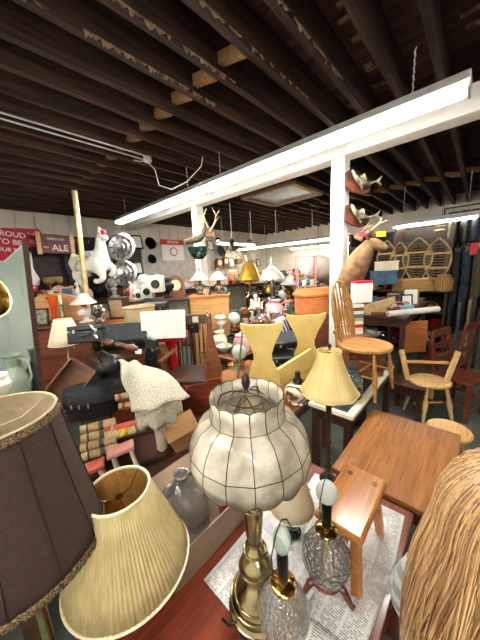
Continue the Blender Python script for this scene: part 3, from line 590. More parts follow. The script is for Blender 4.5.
MB().lathe([(1e-5, 0), (.07, 0), (.078, .012), (.07, .024), (.09, .05), (.108, .085), (.104, .12), (.07, .155), (.03, .165)], 32).build('body', marb, t)
MB().lathe([(.03, .165), (.04, .175), (.03, .2), (.02, .22), (.022, .26), (1e-5, .26)], 20).build('neck', iron, t)
# ------------------------------------------------------------------ generic small wares
def s_lathe(name, prof, m_, parent, k=1, kr=None): return MB().lathe([(max(1e-5, r * (kr or k)), z * k) for r, z in prof], 20).build(name, m_, parent)
VASE = [(.3, 0), (.34, .04), (.26, .1), (.4, .35), (.46, .5), (.34, .75), (.2, .86), (.3, 1), (.26, 1), (.17, .86), (.1, .5)]
BOT = [(.2, 0), (.22, .03), (.22, .55), (.18, .68), (.07, .78), (.07, .95), (.09, .96), (.09, 1), (.05, 1)]
JAR = [(.35, 0), (.42, .08), (.42, .6), (.34, .75), (.3, .78), (.3, .84)]
GOB = [(.3, 0), (.28, .03), (.05, .08), (.05, .45), (.22, .55), (.32, .75), (.3, 1), (.28, 1), (.28, .76), (.1, .58)]
URN = [(.28, 0), (.3, .06), (.14, .14), (.2, .24), (.42, .5), (.44, .68), (.3, .82), (.3, .9), (.38, .95), (.36, 1), (.2, .96)]
BOWL = [(.3, 0), (.35, .05), (.8, .5), (1, 1), (.96, 1), (.7, .5), (.1, .12)]
def ware(kind, h, m_, loc, label=None, cat=None, rz=None, group=None, m2=None):
    rz = random.uniform(0, 6) if rz is None else rz; nm = {'vase': 'vase', 'bottle': 'bottle', 'jar': 'lidded_jar', 'goblet': 'goblet', 'urn': 'urn', 'bowl': 'bowl', 'teapot': 'teapot', 'pitcher': 'pitcher', 'plate': 'display_plate', 'oil_lamp': 'oil_lamp', 'figurine': 'figurine', 'candlestick': 'candlestick', 'clock': 'mantel_clock', 'frame': 'picture_frame', 'box': 'box', 'books': 'book', 'basket': 'basket', 'cup': 'cup', 'globe': 'globe_lamp'}[kind]
    t = T(nm, loc, label, cat or kind.replace('_', ' '), rz, group)
    if kind == 'vase': s_lathe('body', VASE, m_, t, h)
    elif kind == 'bottle': s_lathe('body', BOT, m_, t, h); s_lathe('stopper', [(.07, .99), (.1, 1.03), (.06, 1.1), (0, 1.11)], m2 or m_, t, h)
    elif kind == 'jar': s_lathe('body', JAR, m_, t, h); s_lathe('lid', [(.33, .84), (.33, .87), (.2, .93), (.05, .95), (.08, 1), (0, 1.02)], m2 or m_, t, h)
    elif kind == 'goblet': s_lathe('cup', GOB, m_, t, h)
    elif kind == 'urn':
        s_lathe('body', URN, m_, t, h)
        for s_ in (-1, 1): MB().tube([(s_ * .3 * h, 0, .85 * h), (s_ * .48 * h, 0, .9 * h), (s_ * .52 * h, 0, .72 * h), (s_ * .42 * h, 0, .6 * h)], .03 * h, 6).build('handle', m_, t)
    elif kind == 'bowl': s_lathe('body', BOWL, m_, t, h, h * 1.3)
    elif kind == 'cup': s_lathe('body', [(.3, 0), (.4, .1), (.48, .9), (.5, 1), (.46, 1), (.36, .15), (0, .12)], m_, t, h); MB().tube([(.45 * h, 0, .8 * h), (.7 * h, 0, .75 * h), (.7 * h, 0, .35 * h), (.42 * h, 0, .25 * h)], .05 * h, 6).build('handle', m_, t)
    elif kind == 'teapot':
        s_lathe('body', [(.3, 0), (.35, .04), (.55, .3), (.55, .5), (.4, .7), (.25, .76)], m_, t, h); s_lathe('lid', [(.26, .76), (.2, .84), (.05, .88), (.07, .95), (0, 1)], m_, t, h)
        MB().tube([(.48 * h, 0, .35 * h), (.7 * h, 0, .45 * h), (.82 * h, 0, .72 * h)], [.1 * h, .07 * h, .05 * h], 8).build('spout', m_, t); MB().tube([(-.45 * h, 0, .6 * h), (-.75 * h, 0, .65 * h), (-.78 * h, 0, .35 * h), (-.48 * h, 0, .25 * h)], .04 * h, 6).build('handle', m_, t)
    elif kind == 'pitcher':
        s_lathe('body', [(.26, 0), (.3, .03), (.38, .25), (.34, .5), (.2, .75), (.24, .95), (.3, 1), (.26, 1), (.17, .75), (.1, .3)], m_, t, h); MB().tube([(-.22 * h, 0, .92 * h), (-.5 * h, 0, .85 * h), (-.52 * h, 0, .5 * h), (-.34 * h, 0, .3 * h)], .035 * h, 6).build('handle', m_, t)
    elif kind == 'candlestick': s_lathe('base', [(.25, 0), (.26, .03), (.1, .08), (.05, .14), (.08, .3), (.04, .4), (.06, .62), (.1, .66), (.04, .7)], m_, t, h); s_lathe('candle', [(.045, .7), (.045, 1), (0, 1)], m2 or cream, t, h)
    elif kind == 'plate':
        M = Matrix.Rotation(R(75), 3, 'X'); q = MB(); q.lathe([(1e-5, 0), (.3 * h, .0), (.36 * h, .03 * h), (.5 * h, .05 * h), (.5 * h, .07 * h), (.35 * h, .05 * h), (1e-5, .03 * h)], 28, (0, 0, h * .49), rot=M); q.build('plate', m_, t)
        q = MB(); q.tube([(0, .12 * h, 0), (0, .0, .0), (0, -.06 * h, .04 * h)], .015 * h, 5); q.tube([(0, .14 * h, 0), (0, .12 * h, .6 * h)], .015 * h, 5); q.build('stand', blackm, t)
    elif kind == 'oil_lamp':
        s_lathe('font', [(.2, 0), (.21, .03), (.08, .08), (.08, .15), (.2, .25), (.2, .34), (.08, .42), (.06, .46)], m_, t, h); s_lathe('burner', [(.07, .46), (.09, .48), (.07, .52)], brass, t, h)
        s_lathe('chimney', [(.05, .52), (.08, .6), (.05, .75), (.045, 1)], glass, t, h); s_lathe('lamp_shade', [(.07, .86), (.12, .84), (.2, .72), (.34, .6), (.36, .56), (.33, .57), (.18, .7), (.08, .82)], m2 or porc, t, h)
    elif kind == 'globe': s_lathe('base', [(.25, 0), (.27, .04), (.1, .1), (.14, .3), (.2, .42), (.1, .5)], m_, t, h); MB().ball((0, 0, .75 * h), .26 * h, 20).build('globe', m2 or milkb, t)
    elif kind == 'figurine':
        k = h; q = skinned('figure', [[(0, 0, .05 * k, .16 * k), (0, 0, .3 * k, .12 * k), (.01 * k, 0, .55 * k, .1 * k), (0, 0, .72 * k, .05 * k), (.02 * k, 0, .86 * k, .09 * k), (.02 * k, 0, .93 * k, .06 * k)], [2, (.12 * k, .02, .6 * k, .045 * k), (.16 * k, .04 * k, .42 * k, .035 * k)], [2, (-.12 * k, .0, .58 * k, .045 * k), (-.13 * k, -.08 * k, .45 * k, .035 * k)]], m_, t, 1)
        s_lathe('pedestal', [(.24, 0), (.24, .05), (.18, .07)], m2 or m_, t, h)
    elif kind == 'clock':
        w = h * .8; MB().prism([(-w/2, 0), (w/2, 0), (w/2, .1*h), (w*.42, .12*h), (w*.42, .7*h), (w*.25, .92*h), (0, h), (-w*.25, .92*h), (-w*.42, .7*h), (-w*.42, .12*h), (-w/2, .1*h)], .35 * h).build('case', m_, t, smooth=False)
        MB().lathe([(1e-5, 0), (.24 * h, 0), (.24 * h, .012), (1e-5, .012)], 24, (0, -.18 * h, .55 * h), rot=Matrix.Rotation(PI/2, 3, 'X')).build('dial', cream, t)
    elif kind == 'frame':
        w = h * .78; q = MB(); q.box((0, 0, h * .97), (w, .02, h * .09)); q.box((0, 0, h * .045), (w, .02, h * .09)); q.box((-w * .46, 0, h / 2), (w * .1, .02, h)); q.box((w * .46, 0, h / 2), (w * .1, .02, h)); q.build('frame', m_, t, smooth=False)
        MB().box((0, .004, h / 2), (w * .86, .006, h * .86)).build('picture', m2 or paperw, t, smooth=False)
        for o in [t]: o.rotation_euler = (R(-10), 0, rz)
    elif kind == 'box': MB().box((0, 0, h * .4), (h * 1.4, h, h * .8)).build('body', m_, t, smooth=False, bevel=.003); MB().box((0, 0, h * .9), (h * 1.45, h * 1.05, h * .2)).build('lid', m2 or m_, t, smooth=False, bevel=.003)
    elif kind == 'books': MB().box((0, 0, h * .5), (h * 5, h * 3.6, h * .8)).build('pages', paperw, t, smooth=False); q = MB(); q.box((0, 0, h * .05), (h * 5.2, h * 3.8, h * .1)); q.box((0, 0, h * .95), (h * 5.2, h * 3.8, h * .1)); q.box((0, -h * 1.85, h * .5), (h * 5.2, h * .1, h)); q.build('cover', m_, t, smooth=False)
    elif kind == 'basket': s_lathe('body', [(.4, 0), (.45, .05), (.55, .6), (.58, .62), (.5, .6), (.4, .06)], m_, t, h); MB().tube([(.54 * h * math.cos(a), 0, .6 * h + .45 * h * math.sin(a)) for a in [PI * i / 12 for i in range(13)]], .03 * h, 6).build('handle', m_, t)
    return t
exec(compile('''
PALETTE = {'white': porc, 'clear': glass, 'cream': cream, 'black': blackm, 'brown': walnut, 'red': redgl, 'green': greengl, 'blue': bluebox, 'brass': brass, 'silver': silver, 'amber': amber, 'pink': mat('pink glaze', '#d8a0a0', '#e4b8b4', rough=.2, coat=.4), 'dark': iron, 'tan': tan, 'gold': mat('gold glaze', '#c8962c', '#e0b850', rough=.25, metal=.5), 'orange': orangew, 'straw': straw}
''', 'p', 'exec'))
HIGH = {'vase': (.14, .26), 'bottle': (.18, .28), 'jar': (.12, .2), 'goblet': (.13, .2), 'urn': (.16, .26), 'bowl': (.06, .1), 'teapot': (.12, .18), 'pitcher': (.16, .26), 'plate': (.18, .26), 'oil_lamp': (.35, .45), 'figurine': (.14, .26), 'candlestick': (.2, .3), 'clock': (.2, .3), 'frame': (.2, .32), 'box': (.09, .15), 'books': (.03, .04), 'basket': (.16, .22), 'cup': (.07, .09), 'globe': (.25, .32)}
WORDS = {'books': 'book', 'oil_lamp': 'oil lamp', 'frame': 'picture frame', 'plate': 'display plate', 'jar': 'lidded jar', 'globe': 'globe lamp', 'clock': 'mantel clock', 'box': 'box'}
ORD = ['leftmost', 'second', 'third', 'fourth', 'fifth', 'sixth', 'seventh', 'eighth', 'ninth', 'tenth', 'eleventh', 'twelfth']
def relabel(items, place):
    d = {}
    for t, k, c in items: d.setdefault((k, c), []).append(t)
    for (k, c), L in d.items():
        L.sort(key=lambda t: pix(t.location)[0]); w = WORDS.get(k, k)
        for i, t in enumerate(L):
            if len(L) == 1: t['label'] = f'only {c} {w} {place}'
            else: t['label'] = (f'leftmost {c} {w} {place}' if i == 0 else f'{ORD[i]} {c} {w} from left {place}' if i < len(L) - 1 or i < 1 else f'rightmost {c} {w} {place}')
            t['group'] = 'assorted wares ' + place
def scatter(x0, x1, y0, y1, z, n, kinds, colours, place, gap=.12, kmul=1.0):
    pts = []; items = []; tries = 0
    while len(pts) < n and tries < 4000:
        tries += 1; x, y = random.uniform(x0, x1), random.uniform(y0, y1)
        if all((x - a) ** 2 + (y - b) ** 2 > gap ** 2 for a, b in pts): pts.append((x, y))
    for x, y in pts:
        k = random.choice(kinds); c = random.choice(colours)
        if k == 'oil_lamp': c = random.choice(['white', 'clear', 'brass'])
        if k == 'clock': c = 'brown'
        hh = random.uniform(*HIGH[k]) * kmul
        t = ware(k, hh, PALETTE[c], (x, y, z), rz=HEAD + random.uniform(-.5, .5), m2={'oil_lamp': porc, 'frame': random.choice([paperw, bluebox, cream])}.get(k)); items.append((t, k, c))
    relabel(items, place); return items
# ------------------------------------------------------------------ middle tables
def counter(x0, x1, y0, y1, z, m_, label, name='display_table'): return table(name, x0, x1, y0, y1, z, m_, dark, label, 'table', th=.03)
counter(2.75, 4.1, 1.95, 2.95, .9, walnut, 'display table crowded with lamps and glass left of the yellow bench')
counter(4.25, 6.1, 2.2, 3.8, 1.12, walnut, 'farther display table crowded with glassware beyond the first')
counter(6.3, 8.6, 3.0, 5.6, 1.3, tan, 'farthest display table of wares near the back corner')
counter(.8, 8.0, 5.75, 6.48, 1.3, dark, 'long dark counter of wares along the left wall')
W1 = ['vase', 'bottle', 'jar', 'goblet', 'pitcher', 'bowl', 'teapot', 'figurine', 'cup', 'candlestick']
scatter(2.82, 4.05, 2.0, 2.9, .9, 56, W1, ['white', 'white', 'clear', 'cream', 'silver', 'brown', 'green', 'pink', 'dark'], 'on the table behind the yellow bench', .125, 1.4)
scatter(4.35, 6.0, 2.3, 3.7, 1.12, 72, W1 + ['plate', 'clock', 'oil_lamp', 'urn'], ['white', 'clear', 'silver', 'dark', 'brown', 'cream', 'gold', 'white', 'black', 'red'], 'on the second glassware table', .16, 1.35)
scatter(6.5, 8.4, 3.2, 5.4, 1.3, 44, W1 + ['plate', 'oil_lamp', 'urn', 'frame', 'box'], ['white', 'clear', 'silver', 'brown', 'cream', 'gold', 'pink', 'tan', 'dark'], 'on the farthest display table', .22, 1.4)
scatter(1.0, 7.9, 5.85, 6.38, 1.3, 74, ['vase', 'bottle', 'jar', 'pitcher', 'box', 'teapot', 'figurine', 'frame', 'clock', 'urn', 'plate', 'basket', 'globe'], ['white', 'silver', 'dark', 'brown', 'cream', 'black', 'pink', 'white', 'brass', 'tan', 'red'], 'on the long counter by the left wall', .19, 1.35)
# ------------------------------------------------------------------ left wall goods
def onwall(px, py, off=.1): return H(px, py, 1, YL - off)
# banner
a = onwall(-6, 230, .16); b = onwall(46, 236, .16); 
redb = mat('banner red', '#b8142c', '#c8203a', rough=.6); whb = mat('banner white', '#f0ecea', rough=.6)
t = T('beer_banner', onwall(20, 245, .16), 'red and white beer banner with slanted lettering on the left wall', 'banner', 0, rot=(0, R(6), 0))
z0 = t.location.z
def wl(px, py, off=.16): q = onwall(px, py, off) - t.location; return (q.x, q.z)
MB().prism([wl(-10, 236), wl(0, 229), wl(36, 227), wl(44, 236), wl(42, 244), wl(28, 247), wl(34, 262), wl(40, 276), wl(44, 290), wl(22, 292), wl(10, 262), wl(-10, 262)], .012).build('cloth', redb, t, smooth=False)
MB().prism([wl(26, 250), wl(32, 252), wl(36, 268), wl(44, 278), wl(44, 284), wl(26, 284), wl(22, 262)], .006, Matrix.Translation((0, -.01, 0))).build('white_panel', whb, t, smooth=False)
for s_, px_2, py_2, sz_ in (('PROUD', 9, 235, .13), ('TO BE', 9, 243, .13), ('YOUR BUD', 11, 251, .1), ('Budweiser', 34, 233, .06), ('BUD', 35, 241, .1), ('BUDWEISER', 32, 287, .05)):
    x_, z_ = wl(px_2, py_2); text('lettering', s_, sz_, whb, t, (x_, -.012, z_), ext=.003)
# ale sign
c = onwall(56, 244, .36); t = T('ale_sign', c, 'maroon ALE sign in a wooden frame hanging on the left wall', 'sign', 0, rot=(0, R(2), 0))
MB().box((0, 0, 0), (.5, .02, .36)).build('board', mat('maroon sign', '#5a2028', '#6c2a34', rough=.5), t, smooth=False)
for s_ in (-1, 1): MB().box((s_ * .28, -.005, 0), (.07, .035, .42)).build('frame_post', tan, t, smooth=False)
text('lettering', 'ALE', .17, cream, t, (.06, -.012, -.08)); text('lettering', 'AMERICAN', .06, cream, t, (0, -.012, .09)); text('lettering', 'PALE', .04, cream, t, (-.17, -.012, -.07))
# red sign with a round emblem
c = onwall(173, 250, .1); t = T('wall_sign', c, 'white sign with red header and a round red emblem on the left wall', 'sign', 0)
MB().box((0, 0, -.06), (.72, .015, .46)).build('board', whb, t, smooth=False); MB().box((0, -.01, .21), (.76, .02, .14)).build('header', mat('sign red', '#c83020'), t, smooth=False)
MB().lathe([(1e-5, 0), (.12, 0), (.12, .01), (1e-5, .01)], 32, (0, -.02, -.05), rot=Matrix.Rotation(PI/2, 3, 'X')).build('emblem', mat('emblem red', '#b83428'), t)
MB().lathe([(.085, 0), (.095, 0), (.095, .012), (.085, .012)], 32, (0, -.021, -.05), rot=Matrix.Rotation(PI/2, 3, 'X')).build('emblem_ring', whb, t)
text('lettering', 'SERVICE', .1, whb, t, (0, -.022, .21))
# coats hanging dark under the rail
def coat(p, w, h, m_, label, rz=0, name='hanging_coat'):
    t = T(name, p, label, 'coat', rz, group='hanging coats')
    q = MB(); vs = []; fs = []; n = 10; seg_ = 20
    for i in range(n + 1):
        f = i / n; ww = w * (.25 + .75 * min(1, (f / .15) ** .6)) * (1 + .08 * f); 
        for k in range(seg_):
            a = 2 * PI * k / seg_; wob = 1 + .09 * math.sin(a * 5 + i * .3); vs.append((ww / 2 * math.cos(a) * wob, .07 * math.sin(a) * wob, -h * f))
    for i in range(n):
        for k in range(seg_): k2 = (k + 1) % seg_; fs.append((i * seg_ + k, i * seg_ + k2, (i + 1) * seg_ + k2, (i + 1) * seg_ + k))
    fs += [tuple(range(seg_)), tuple(n * seg_ + k for k in reversed(range(seg_)))]
    q.add(vs, fs).build('body', m_, t)
    for s_ in (-1, 1): MB().tube([(s_ * w * .42, 0, -.06 * h), (s_ * w * .56, -.02, -.3 * h), (s_ * w * .55, -.03, -.62 * h)], [.05, .05, .035], 10).build('sleeve', m_, t)
    MB().tube([(0, 0, 0), (0, 0, .05), (.02, 0, .08), (.04, 0, .06)], .004, 5).build('hanger', chrome, t); return t
navy = mat('navy cloth', '#1c222e', '#303848', rough=.9); greyc = mat('grey cloth', '#4c4c50', '#626268', rough=.9)
for px_1, m_, lab in ((74, navy, 'navy coat hanging left of the white carousel horse'), (88, charcoal, 'black coat hanging behind the carousel horse'), (103, greyc, 'grey coat hanging right of the carousel horse'), (113, charcoal, 'black coat beside the shiny hubcaps')):
    p = onwall(px_1, 244, .14); coat((p.x, YL - .17, 2.48), .42, 1.05, m_, lab)
hang = []
for k in range(34):
    for tr in range(50):
        X_ = random.uniform(2.2, 8.3); z_ = random.uniform(1.75, 2.55)
        if not (3.9 < X_ < 5.1) and all(abs(X_ - u_[0]) > .3 or abs(z_ - u_[1]) > .34 for u_ in hang): break
    else: continue
    hang.append((X_, z_)); kd = random.choice(['frame', 'plate', 'basket', 'frame', 'clock', 'plate']); cc = random.choice(['brown', 'black', 'dark', 'white', 'silver', 'straw', 'tan', 'dark']); cc = 'brown' if kd == 'clock' else cc
    hang[-1] = (X_, z_, ware(kd, random.uniform(.24, .36), PALETTE[cc], (X_, YL - .17, z_), rz=0), kd, cc)
relabel([h_[2:] for h_ in hang if len(h_) == 5], 'hung on the left wall behind the counter')
# small brass sconces
for px_1, lab in ((48, 'left one of two amber glass goblet shades under the ALE sign'), (57, 'right one of two amber glass goblet shades under the ALE sign')):
    p = onwall(px_1, 276, .3); ware('goblet', .3, mat('smoky amber', '#8a7448', '#b8a070', rough=.2, transl=.3), (p.x, p.y, 1.5), lab, 'goblet', 0)
    MB_ = tag(MB().box((p.x, p.y + .1, 1.485), (.2, .28, .03)).build('wall_shelf', dark, None, smooth=False), 'small dark wall shelf under the ' + lab.split(' one')[0] + ' amber goblet', 'shelf')
# hubcaps
def disc(p, r, label, nrm_rot, m_=chrome):
    t = T('hubcap', p, label, 'hubcap', rot=nrm_rot)
    MB().lathe([(1e-5, .02), (.2 * r, .03), (.25 * r, .0), (.5 * r, .015), (.6 * r, -.01), (.85 * r, .02), (r, 0), (r, -.01), (1e-5, -.01)], 36, mod=lambda a, z: 1).build('dish', m_, t)
    for k in range(10):
        a = 2 * PI * k / 10; MB().box((.7 * r * math.cos(a), .7 * r * math.sin(a), .018), (.22 * r, .07 * r, .012), (0, 0, a)).build('vent_slot', iron, t, smooth=False)
rr = (R(80), 0, HEAD)
disc(P(121, 247, 5.0), .26, 'upper round chrome hubcap facing out near the left wall', rr); disc(P(124, 273, 4.9), .24, 'lower round chrome hubcap beneath the other', rr)
t = T('display_stand', P(122, 300, 5.1) * 1, 'black metal stand carrying the two chrome hubcaps', 'stand', HEAD); t.location.z = 0
MB().tube([(0, .06, 0), (0, .06, 2.4)], .015).build('pole', blackm, t); MB().lathe([(1e-5, 0), (.2, 0), (.2, .02), (.02, .04)], 20, (0, .06, 0)).build('base', blackm, t)
# carousel horse on brass pole
pb = P(94, 318, 3.6); pt = P(81, 194, 3.6); 
t = T('carousel_horse', (pb.x, pb.y, 0), 'white carousel horse ornament on a tall twisted brass pole', 'carousel horse')
dx = (pt - pb).dot(RT); top = pt.z
MB().tube([(0, -.14, .03), (dx * .1, -.14, pb.z * .9), (dx, -.14, top)], .032, 12).build('pole', mat('pale gold', '#d8c088', '#f0e0b0', rough=.35, metal=.6), t); MB().lathe([(1e-5, 0), (.25, 0), (.25, .03), (.03, .06)], 24).build('base', brass, t)
hp = P(90, 262, 3.55); o_ = hp - t.location; ox = o_.dot(RT); oz = o_.z
def hl(px_1, py_1, y_, r_): q_ = P(px_1, py_1, 3.55) - t.location; return (q_.dot(RT), y_, q_.z, r_)
horse = skinned('horse', [[hl(81, 261, 0, (.15, .12)), hl(88, 263, 0, (.14, .12)), hl(97, 262, 0, (.15, .12)), hl(100, 251, 0, (.1, .085)), hl(98, 241, 0, (.08, .06)), hl(99, 235, -.01, (.07, .055)), hl(103, 237, -.02, .05), hl(106, 241, -.02, .042)],
    [0, hl(78, 270, .05, .09), hl(75, 277, .06, .05), hl(79, 283, .06, .04), hl(77, 289, .06, .05)], [0, hl(83, 272, -.07, .09), hl(80, 280, -.08, .05), hl(86, 286, -.08, .04), hl(86, 291, -.08, .05)],
    [2, hl(104, 266, .06, .07), hl(110, 267, .06, .045), hl(109, 274, .06, .036), hl(105, 276, .06, .045)], [2, hl(101, 272, -.07, .07), hl(105, 278, -.08, .045), hl(99, 282, -.08, .036), hl(95, 280, -.08, .045)]], porc, t)
MB().tube([hl(77, 258, 0, 0)[:3], hl(73, 257, 0, 0)[:3], hl(71, 264, 0, 0)[:3], hl(72, 273, 0, 0)[:3]], [.04, .06, .06, .015], 8).build('tail', cream, t)
q = MB()
for k in range(6): q.ball(hl(96 + .4 * k, 256 - 4 * k, 0, 0)[:3], .055, 10, (.8, .7, 1.2))
q.build('mane', cream, t); q = MB()
for s_ in (-1, 1): e_ = hl(98, 231, s_ * .03, 0); q = MB().lathe([(.018, 0), (.014, .04), (1e-5, .07)], 8, e_[:3]); q.build('ear', porc, t)
e_ = hl(89, 254, 0, 0); MB().box(e_[:3], (.17, .25, .07)).build('saddle', mat('pale blue saddle', '#a8bcc8', '#c0ccd4', rough=.5), t, bevel=.02, smooth=False)
MB().ball(hl(103, 232, -.04, 0)[:3], .035, 10).build('plume', mat('pink plume', '#e05070'), t)
# ------------------------------------------------------------------ goods left of centre (wall foreground)
# dresser
c = P(66, 335, 3.1); dzt = P(72, 322, 3.1).z
t = T('dark_dresser', (c.x, c.y, 0), 'dark brown wooden dresser below the orange vase at left', 'dresser')
MB().box((0, 0, dzt / 2 - .02), (.88, .42, dzt - .05)).build('body', mahog, t, smooth=False, bevel=.006); MB().box((0, 0, dzt - .015), (.94, .46, .03)).build('worktop', walnut, t, smooth=False, bevel=.006)
for k in range(4):
    d_ = MB().box((0, -.232, dzt * (.14 + .22 * k)), (.88, .02, dzt * .18)); d_ = d_.build('drawer', mahog, t, smooth=False, bevel=.004)
    q = MB()
    for s_ in (-.25, .25): q.ball((s_, -.255, dzt * (.14 + .22 * k)), .015, 10)
    q.build('knob', brass, d_)
DZ = dzt
def on(px_1, d, z): q = P(px_1, 300, d); return Vector((q.x, q.y, z))
t = T('curved_headboard', on(55, 3.25, DZ), 'pale wooden headboard with an arched top on the dark dresser', 'headboard')
MB().prism([(-.42, 0), (.42, 0)] + [(.42 * math.cos(a), .1 + .24 * math.sin(a)) for a in [PI * i / 20 for i in range(21)]], .03).build('panel', mat('peach wood', '#c08a5a', '#dca878', rough=.4, scale=3, stretch=(1, 1, 9)), t, smooth=False, bevel=.004)
MB().tube([(.42 * math.cos(a), -.012, .1 + .24 * math.sin(a)) for a in [PI * i / 20 for i in range(21)]], .014).build('moulding', tan, t)
ot = T('orange_vase', on(52, 3.0, DZ), 'tall bright orange glass vase on the dark dresser', 'vase'); s_lathe('body', [(.12, 0), (.13, .04), (.09, .1), (.1, .6), (.13, .85), (.2, 1), (.17, .98), (.08, .6), (.02, .1)], orangegl, ot, .33); ware('candlestick', .34, silver, on(60, 3.0, DZ), 'pewter candlestick right of the orange vase on the dresser', 'candlestick')
ware('frame', .2, dark, on(37, 2.95, DZ), 'small dark framed picture left of the orange vase', 'picture frame', HEAD, m2=mat('grey picture', '#585c50', '#a8a890', scale=20))
ware('oil_lamp', .4, porc, on(83, 3.05, DZ), 'white glass lamp with a dome shade under the carousel horse', 'lamp')
ware('urn', .2, silver, on(97, 3.0, DZ), 'small silver urn at right end of the dresser', 'urn')
# mirror, gold bowl, pitcher at far left
t = T('standing_mirror', (0, 0, 0), 'dark framed mirror leaning at the left edge above the brown lampshade', 'mirror', 0)
q = [P(-14, 262, 1.35), P(6, 262, 1.33), P(25, 245, 1.3), P(33, 318, 1.28), P(42, 392, 1.26), P(-14, 400, 1.32)]
n_ = (q[2] - q[4]).cross(q[0] - q[4]).normalized() * .006
MB().add([v for v in q] + [v + n_ for v in q], [tuple(range(6)), tuple(reversed(range(6, 12)))] + [(i, i + 6, (i + 1) % 6 + 6, (i + 1) % 6) for i in range(6)]).build('glass', mat('mirror glass', '#8fa09e', '#a8b6b4', rough=.06, metal=.9, scale=3), t, smooth=False)
m = MB(); m.bar(q[2] + (q[2] - q[4]) * .02, q[4], .02, .022); m.build('frame', dark, t, smooth=False); m = MB(); m.bar(q[1], q[2], .012, .012); m.bar(q[0], q[1], .012, .012); m.build('top_moulding', silver, t, smooth=False)
t = T('brass_bowl', P(-34, 300, .92), 'large polished brass bowl at the very left edge', 'bowl', rot=(R(70), 0, R(40)))
MB().lathe([(1e-5, 0), (.05, .0), (.085, .03), (.1, .07), (.095, .07), (.08, .035), (1e-5, .01)], 36).build('body', brass, t)
t = ware('pitcher', .23, mat('celadon glass', '#8a9c8c', '#a8b8a4', rough=.15, coat=.5, transl=.2), P(22, 398, 1.22), 'pale green glass pitcher in front of the mirror', 'pitcher', HEAD + PI); t.scale = (.62, .62, 1)
ware('urn', .12, porc, P(1, 402, 1.0), 'white ceramic urn at left edge below the brass bowl', 'urn', HEAD)
MB_ = table('side_cabinet', -.6, .0, 1.12, 1.42, P(20, 398, 1.22).z, walnut, dark, 'walnut side table behind the brown lampshade', 'table')
# ------------------------------------------------------------------ left pile
table('low_dark_table', -.3, 1.15, 1.38, 2.0, .46, dark, dark, 'low dark table under the books and floral stool')
# books with banded spines lying on each other
sp1 = mat('tan book cloth', '#b89c70', '#cdb48a', rough=.85, scale=30); sp2 = mat('grey book cloth', '#5a5450', '#6c6660', rough=.85); sp3 = mat('red book cloth', '#c05040', '#d4705c', rough=.8); sp4 = mat('yellow label', '#e0b830', '#ecc84c', rough=.7)
def book(c, L, th, dep, cover, bands, label, rz, tilt=0):
    t = T('book', c, label, 'book', rot=(tilt, 0, rz), group='old books stacked under the black case')
    q = MB(); n = 8; prof_ = [(.0 + th / 2 - math.cos(PI * i / n) * 0, 0) for i in range(1)]
    out = [(-th / 2 * math.sin(PI * i / n) * .85, th / 2 - th / 2 * math.cos(PI * i / n)) for i in range(n + 1)]
    vs = []; full = out + [(dep, th), (dep, th - .004), (.004, th - .004), (.004, .004), (dep, .004), (dep, 0)]
    for x in (-L / 2, L / 2): vs += [(x, y, z) for y, z in full]
    m_ = len(full); q.add(vs, [(i, (i + 1) % m_, (i + 1) % m_ + m_, i + m_) for i in range(m_)]).build('cover', cover, t)
    MB().box((0, dep / 2, th / 2), (L - .012, dep - .01, th - .01)).build('pages', cream, t, smooth=False)
    for x, w, bm_ in bands:
        q = MB(); vs = [(x * L + s_ * w / 2, y * 1.06 - .0012, z) for s_ in (-1, 1) for y, z in out]; k = n + 1
        q.add(vs, [(i, i + 1, i + 1 + k, i + k) for i in range(n)]).build('spine_band', bm_, t, solid=.0012)
stk = [(P(96, 458, 1.47), 'front'), ]
bz = P(100, 456, 1.5).z
crate((P(118, 440, 1.62).x + .02, P(118, 440, 1.62).y + .02, .46), .62, .34, max(.05, bz - .09 - .46), 'dark crate under the stacked old books', dark, HEAD + R(24))
labs = ['lowest tan book with a dark band in the left front stack', 'middle tan book with a dark band in the left front stack', 'upper tan book with a dark band in the left front stack', 'topmost pale book of the left front stack']
rzb = HEAD + R(24)
p0 = P(100, 454, 1.48); TL = -R(34); by = Vector((-math.sin(rzb), math.cos(rzb), 0)); bup = by * math.sin(-TL) + Vector((0, 0, math.cos(TL)))
for k in range(4):
    p = p0 + bup * .056 * k + RT * random.uniform(-.006, .006) - Vector((0, 0, .02))
    book(p, .21, .055, .15, sp1, [(.08, .028, sp2), (-.3, .012, sp2)], labs[k], rzb, TL)
labs = ['tan book with a yellow label in the right front stack', 'red backed book on top of the yellow labelled one']
for k in range(2):
    p = P(126, 436, 1.58) + bup * .05 * k
    book(p, .25, .055 - .015 * k, .15, [sp1, sp3][k], [[(-.05, .05, sp4), (.3, .02, sp2)], [(-.3, .02, sp1)]][k], labs[k], rzb, TL)
for k, (px_1, py_1, lab) in enumerate([(85, 414, 'worn tan book half under the black round case'), (105, 412, 'grey and tan book under the front of the black case'), (128, 398, 'short tan book behind the red one'), (131, 407, 'striped tan book right of the black case')]):
    p = P(px_1, py_1, 1.78); book(p, .17, .045, .12, [sp1, sp2, sp1, sp1][k], [(.1, .03, sp2), (-.3, .02, sp3)], lab, rzb - R(10) * (k % 2), TL)
